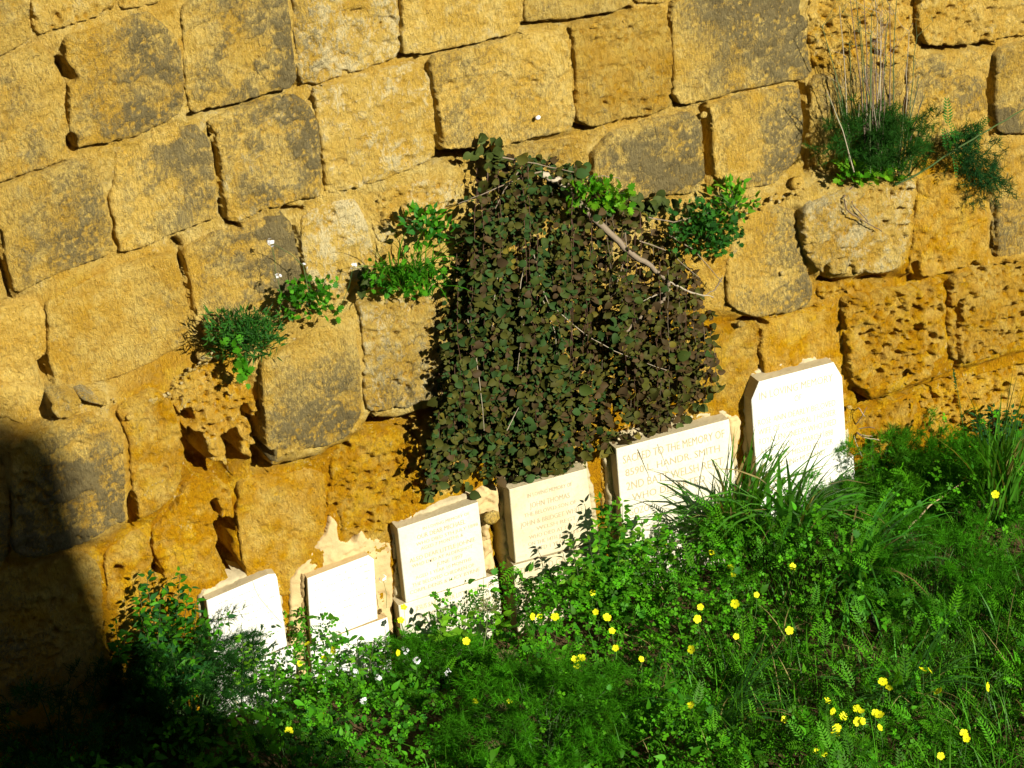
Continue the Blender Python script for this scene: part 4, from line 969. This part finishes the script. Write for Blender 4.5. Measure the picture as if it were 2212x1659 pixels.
# grass tufts, each blade of the big ones a part
def tuft(label, px, py, n, L, w, azr, lean, bend, col, seed, wd=.45, spread=.06):
    r = np.random.default_rng(seed); base = on_wall(px, py, -wd); base[2] = 0.0 if base[2] < .25 else base[2]
    base = on_level(px, py, base[2]) if base[2] == 0 else base
    lift = .14 if seed < 55 else .08
    root = empty('grass_tuft', base, label, 'grass tuft', 'tufts of long grass by the headstones')
    for i in range(n):
        g = Geo(); b = base[None]+np.array([[r.normal()*spread, r.normal()*spread*.6, lift]])
        f = lambda q: np.array([r.uniform(*q)])
        blades(g, b, f(L), f(azr), f(lean), f(bend), f(w), (jit(1, col, .45, .15, r) if r.random() > .10 else jit(1, (.30, .24, .08), .3, .1, r))); g.build('blade', M_GRASS, root)
tuft('big spiky grass tuft standing before the right half of the wide Sacred headstone', 1590, 1235, 150, (.4,1.0), (.005,.012), (-3.8,.7), (.05,.6), (.1,1.5), (.065,.22,.010), 51)
tuft('broad-bladed grass with one bent leaf before the clipped-corner headstone', 1715, 1240, 70, (.6,1.1), (.009,.018), (-3.4,.3), (.0,.35), (.3,2.2), (.06,.22,.018), 52)
tuft('arching drooping grass tuft right of the big spiky one', 1850, 1330, 70, (.5,1.0), (.006,.013), (-2.6,.9), (.1,.7), (.8,2.6), (.05,.20,.02), 53)
tuft('upright grass tuft at the right edge of the picture', 2160, 1170, 100, (.6,1.1), (.005,.010), (-3.4,.4), (.0,.35), (.1,.8), (.065,.21,.014), 54)
tuft('loose grass tuft at the bottom right among yellow flowers', 1950, 1560, 80, (.4,.75), (.004,.008), (-3.4,.4), (.1,.7), (.4,1.8), (.04,.14,.02), 55)
tuft('loose grass tuft at the bottom right of centre', 1560, 1610, 80, (.4,.7), (.004,.008), (-3.4,.4), (.1,.8), (.4,1.8), (.036,.14,.02), 56)
tuft('thin grass tuft in the sorrel right of centre', 1430, 1480, 40, (.22,.42), (.003,.006), (-3.4,.4), (.1,.8), (.5,1.8), (.036,.14,.02), 57)

def up_stalk(name, label, cat, px, py, pxt, pyt, d, r0, col, head=None):
    A = on_wall(px, py, -d); B = on_wall(pxt, pyt, -d)
    root = empty(name, A, label, cat); t = np.linspace(0, 1, 9)[:, None]
    g = Geo(); g.tube(A+(B-A)*t+np.array([.02, 0, 0])*np.sin(t*3.1), r0, r0*.5, 4, np.array(col)); g.build('stalk', M_STEM, root)
    return root, A, B
rt, A, B = up_stalk('grass_stalk', 'single tall grass stalk with a seed spike against the wall at right', 'grass', 2095, 1080, 2060, 800, .25, .003, (.05, .13, .02))
g = Geo(); n = 60; t = RNG.random(n); P = B+(A-B)*(t*.14)[:, None]
g.inst(T_POINT[0], T_POINT[1], P, frames(rdir(n, 1.6), rdir(n)), RNG.uniform(.012, .022, n), jit(n, (.05, .12, .03))); tag(g.build('seed_spike', M_GRASS, rt), kind='stuff')
g = Geo(); b = np.array([A+(B-A)*.35, A+(B-A)*.62, A+(B-A)*.2]); blades(g, b, np.array([.2, .16, .24]), np.array([-2.6, -.3, -2.9]), np.array([.3, .4, .3]), np.array([1.2, 1.4, 1.]), np.array([.006, .005, .006]), jit(3, G4)); g.build('blade', M_GRASS, rt)
tw = empty('dry_twig', on_wall(1965, 1140, -.9), 'long bare dry twig slanting through the greenery at right', 'twig')
g = Geo(); P = on_wall(np.array([1950,1966,1985,2008,2040,2075,2110]), np.array([1165,1135,1118,1092,1070,1045,1030]), -np.array([.75,.75,.74,.74,.72,.7,.7])); g.tube(P, .0075, .003, 5, np.array([.40, .30, .16])); g.build('stem', M_STEM, tw)
rd = empty('dry_roots', on_wall(1848, 930, -.1), 'dry wiry roots splaying from the wall beside the clipped-corner headstone', 'roots')
for q in ([(1842,925),(1862,900),(1872,880)], [(1842,928),(1880,922),(1890,925)], [(1842,930),(1865,945),(1900,950)], [(1842,932),(1850,960),(1862,985)], [(1845,930),(1862,940),(1885,942)], [(1840,890),(1855,880),(1868,900)]):
    branch('root', q, .004, .002, np.array([.42, .34, .24]), rd, [-.05,-.16,-.2])
sn = empty('snail', on_wall(1162, 254, -.08), 'small white snail shell stuck on a wall block above the hanging shrub', 'snail')
V, F = pebble(1162, 254, .017, -.085, None, 3); mk('shell', V, F, flat_mat('snail_shell', (.72, .68, .66), .5), sn)

# ------------------------------------------------------------------ flowers
def petal_mesh(col, w=.55, cup=.35):
    V = np.array([(0, .05, 0), (-w*.5, .55, cup*.4), (-w*.42, .92, cup*.75), (0, 1, cup*.8), (w*.42, .92, cup*.75), (w*.5, .55, cup*.4), (0, .55, cup*.28)])
    return mesh_data('petal', V, np.array([[0, 6, 1, 1], [1, 6, 3, 2], [6, 5, 4, 3], [0, 5, 6, 6]])[:, :4][[1, 2]] if False else [np.array([[0, 6, 1], [0, 5, 6]]), np.array([[1, 6, 3, 2], [6, 5, 4, 3]])], M_PETAL, np.tile(col, (7, 1)))
PET = petal_mesh((.86, .86, .008), .86, .25); WPET = petal_mesh((.85, .85, .88), .7, .1)
th = np.arange(6)*math.pi/3; cv = np.array([(math.cos(a)*.16, math.sin(a)*.16, .1) for a in th]+[(0, 0, .25)])
CEN = mesh_data('centre', cv, np.array([[i, (i+1) % 6, 6] for i in range(6)]), M_PETAL, np.tile((.55, .50, .02), (7, 1)))
WCEN = mesh_data('centre', cv, np.array([[i, (i+1) % 6, 6] for i in range(6)]), M_PETAL, np.tile((.55, .6, .2), (7, 1)))
def rotm(n, roll):
    n = unit(np.asarray(n, float)); a = unit(np.cross([0, 0, 1.], n)+1e-6); b = np.cross(n, a)
    return np.stack([a*math.cos(roll)+b*math.sin(roll), -a*math.sin(roll)+b*math.cos(roll), n], -1)
def flower_point(px, py, z=None):
    z = .35+.14*float(sstep(1350, 1700, px))*float(sstep(1750, 1350, py)) if z is None else z
    P = on_level(px, py, z); 
    return P if P[1] < -.3 else on_wall(px, py, -.32)
def stem_to(P, root, col=(.05, .14, .02)):
    L = max(.06, min(.22, P[2])); g = Geo(); Q = P+np.array([RNG.normal()*.03, .03, -L])
    g.tube(np.array([P, (P+Q)/2+np.array([.008, -.008, 0]), Q]), .0014, .0018, 3, np.array(col)); g.build('stem', M_STEM, root)
YG = 'yellow wood sorrel flowers among the greenery'
def yellow(px, py, label, rng=np.random.default_rng(77)):
    P = flower_point(px, py); root = empty('yellow_flower', P, label, 'flower', YG)
    n = np.array([-.2, -.8, .75])+rng.normal(size=3)*.55; s = rng.uniform(.018, .027); R = rotm(n, rng.random()*6)
    for k in range(5):
        a = k*2*math.pi/5; c, q = math.cos(a), math.sin(a); Rk = R@np.array([[c, -q, 0], [q, c, 0], [0, 0, 1]])*s
        o = link('petal', PET, root); o.matrix_local = Matrix([list(Rk[r])+[0] for r in range(3)]+[[0, 0, 0, 1]])
    o = link('centre', CEN, root); o.matrix_local = Matrix([list((R*s)[r])+[0] for r in range(3)]+[[0, 0, 0, 1]])
    stem_to(P, root)
YF = [
 ('yellow flower at the lower left corner of the Michael headstone plinth', (872,1312)), ('half-turned yellow flower just under the one by the Michael plinth', (866,1340)),
 ('yellow flower at the foot of the brushed brown mortar strip', (664,1391)), ('yellow flower before the plinth of the second white headstone', (721,1405)),
 ('small yellow bloom low in the leaves below the second white headstone', (700,1422)), ('tiny yellow bloom beside the white flower head under the first headstone', (647,1433)),
 ('yellow flower right of the white flower heads below the Michael plinth', (859,1410)), ('yellow flower beside the small fennel below the Michael headstone', (1007,1385)),
 ('left flower of the close pair under the John Thomas plinth', (1150,1332)), ('right flower of the close pair under the John Thomas plinth', (1165,1331)), ('yellow flower with a long stem right of the close pair under the John Thomas plinth', (1199,1333)),
 ('topmost yellow flower in the sorrel right of the John Thomas plinth', (1280,1280)), ('yellow flower second from the top in the sorrel right of the John Thomas plinth', (1287,1322)), ('wide open yellow flower, third down in the sorrel right of the John Thomas plinth', (1311,1334)),
 ('yellow flower fourth down in the sorrel right of the John Thomas plinth', (1322,1363)), ('yellow flower lowest of the chain right of the John Thomas plinth', (1330,1400)),
 ('yellow flower in the tight bunch in the dark gap right of centre', (1242,1424)), ('yellow flower in the tight bunch in the dark gap right of centre', (1256,1422)), ('yellow flower in the tight bunch in the dark gap right of centre', (1246,1438)),
 ('yellow flower with drooping buds left of the thin grass tuft', (1385,1424)), ('yellow flower hanging over the foot of the wide headstone', (1431,1174)), ('yellow flower under the big spiky grass tuft', (1537,1193)),
 ('upper flower of the bright pair below the big spiky grass tuft', (1578,1227)), ('lower flower of the bright pair below the big spiky grass tuft', (1585,1241)), ('round yellow flower right of the bright pair', (1634,1285)), ('yellow flower below the bright pair', (1588,1304)),
 ('yellow flower left of the dark hollow, upper one', (1513,1311)), ('yellow flower left of the dark hollow, lower one', (1506,1337)), ('drooping yellow flower over the dark hollow', (1590,1375)), ('yellow flower on the grass left below the dark hollow', (1494,1403)),
 ('yellow flower among the ladder-leaved vetch', (1705,1362)), ('small orange-yellow flower under the arching grass', (1712,1224)), ('left flower of the twin blooms at right', (1993,1447)), ('right flower of the twin blooms at right', (2008,1449)),
 ('upper flower of the ragged pair left below the twin blooms', (1907,1473)), ('lower flower of the ragged pair left below the twin blooms', (1921,1484)), ('single yellow flower right below the twin blooms', (2028,1494)), ('single small yellow flower above the dense cluster', (1787,1514)),
 ('upper flower of the pair near the lower right corner', (2082,1584)), ('lower flower of the pair near the lower right corner', (2088,1596)), ('lone yellow flower nearest the bottom at right', (2032,1633)),
 ('left flower of the pair at the bottom edge under the dense cluster', (1764,1623)), ('right flower of the pair at the bottom edge under the dense cluster', (1780,1628)), ('dim yellow flower left of the dense cluster', (1694,1554)), ('dim yellow flower deep in grass right of the fennel', (1492,1524)),
 ('yellow flower glowing near the right edge in grass', (2132,1484)), ('yellow flower in the grass tuft high at the right edge', (2150,1068)), ('yellow flower above the broad fennel beside a seed head', (1100,1514)), ('yellow flower hidden in the broad fennel', (1026,1516)),
 ('upright yellow flower at lower left near the white cluster', (694,1547)), ('yellow flower below the lone white cluster at lower left', (624,1579)), ('dull yellow flower at lower left beside the upright one', (724,1579))]
for lb, (a, b) in YF: yellow(a, b, lb)
for a, b in ((1851,1531),(1861,1537),(1891,1540),(1900,1545),(1852,1558),(1863,1558),(1807,1572),(1805,1584),(1798,1537),(1821,1547),(1900,1572)): yellow(a, b, 'yellow flower in the dense cluster low at the right')
def white_head(px, py, label, P=None, n=9, rad=.022, rng=np.random.default_rng(78)):
    P = flower_point(px, py) if P is None else P; root = empty('white_flower_head', P, label, 'flower', 'heads of small white flowers')
    for i in range(n):
        d = unit(rng.normal(size=3)+np.array([-.1, -1, .8])); R = rotm(d, rng.random()*6)*rng.uniform(.008, .012); off = d*rad
        g = Geo()
        for k in range(4):
            a = k*math.pi/2; c, q = math.cos(a), math.sin(a); V = np.array([(0, 0, 0), (-.42, .6, .1), (0, 1, .12), (.42, .6, .1)])@np.array([[c, -q, 0], [q, c, 0], [0, 0, 1]]).T
            g.add(P+off+V@R.T, np.array([[0, 1, 2, 3]]), np.array([.86, .86, .88]))
        g.build('floret', M_PETAL, root)
    stem_to(P, root)
for lb, (a, b) in [('white flower head at the right foot of the first headstone', (622,1426)), ('left head of the white pair below the second headstone', (742,1446)), ('right head of the white pair below the second headstone', (765,1453)),
    ('white flower head alone in the dark leaves at lower left', (551,1554)), ('white flower head near the yellow bloom below the Michael plinth', (875,1405)), ('small white flower head left of the small fennel', (900,1428)), ('small white flower head inside the small fennel', (965,1452)),
    ('white flower head half hidden left of the small fennel', (819,1464)), ('faint white flower head low in the leaves left of centre', (784,1512))]: white_head(a, b, lb)
for lb, a, b, d, n in [('white flower head in the gap between the second and third headstones', 827, 1250, .2, 7), ('white flower head highest up against the grey block at left', 585, 524, .17, 9), ('white flower head left of the leafy ledge clump', 600, 600, .2, 8), ('small white flower head right of the leafy ledge clump', 763, 573, .14, 4), ('faint white flower head above the leafy ledge clump', 655, 577, .16, 4)]:
    white_head(a, b, lb, on_wall(a, b, -d), n)
branch('flower_stem', [(668,640),(655,575),(630,550),(592,528)], .0025, .0015, np.array([.08, .13, .03]), bpy.data.objects['ledge_plant.002'], -.17)
# seed heads of wild carrot
def carrot(px, py, bx, by, d, size, label):
    P = on_wall(px, py, -d); Q = on_wall(bx, by, -d-.1); root = empty('carrot_head', P, label, 'seed head', 'wild carrot seed heads')
    g = Geo(); t = np.linspace(0, 1, 7)[:, None]; g.tube(P+(Q-P)*t+np.array([.03, 0, 0])*np.sin(t*3.1), .0028, .004, 5, np.array([.09, .15, .03])); g.build('stalk', M_STEM, root)
    g = Geo(); r = np.random.default_rng(int(px))
    for i in range(46):
        a = r.random()*6.28; q = math.sqrt(r.random()); E = P+size*np.array([q*math.cos(a), q*math.sin(a), .75-.35*q*q])+r.normal(size=3)*.002
        g.tube(np.array([P, P*.4+E*.6+np.array([q*math.cos(a), q*math.sin(a), 0])*size*.22, E]), .0009, .0008, 3, np.array([.10, .13, .03]))
        for m in range(7): g.tube(np.array([E, E+r.normal(size=3)*.006+np.array([0, 0, .006])]), .0011, .0006, 3, np.array([.24, .22, .07]))
    for i in range(12):
        a = i*6.28/12; g.tube(np.array([P, P+size*np.array([math.cos(a)*.8, math.sin(a)*.8, -.1]), P+size*np.array([math.cos(a)*1.2, math.sin(a)*1.2, .15])]), .001, .0005, 3, np.array([.06, .11, .02]))
    tag(g.build('umbel', M_STEM, root), kind='stuff')
carrot(1054, 1318, 1010, 1500, .55, .075, 'wild carrot seed head before the right end of the Michael plinth')
carrot(1093, 1425, 1090, 1560, .9, .055, 'pale wild carrot seed head under the first one')
carrot(1082, 1538, 1040, 1640, 1.3, .045, 'yellowish wild carrot seed head over the broad fennel')
carrot(1063, 1615, 1030, 1700, 1.6, .042, 'brownish wild carrot seed head lowest of the four')
# flower buds on thin stems before the second headstone
for i, (a, b, c, d) in enumerate([(655, 1381, 660, 1425), (718, 1377, 712, 1420)]):
    P = on_wall(a, b, -.45); root = empty('flower_bud', P, ('drooping green bud on a thin stem left of the brown mortar strip', 'drooping green bud on a thin stem before the second headstone')[i], 'bud')
    g = Geo(); n = 14; g.inst(T_POINT[0], T_POINT[1], np.tile(P, (n, 1))+RNG.normal(size=(n, 3))*.006, frames(rdir(n, -1.), rdir(n)), np.full(n, .032), jit(n, (.05, .14, .02))); tag(g.build('bud_leaves', M_LEAF, root), kind='stuff')
    g = Geo(); g.tube(np.array([P, on_wall(c, d, -.47)]), .0016, .002, 4, np.array([.05, .13, .03])); g.build('stem', M_STEM, root)
bpy.context.view_layer.update()
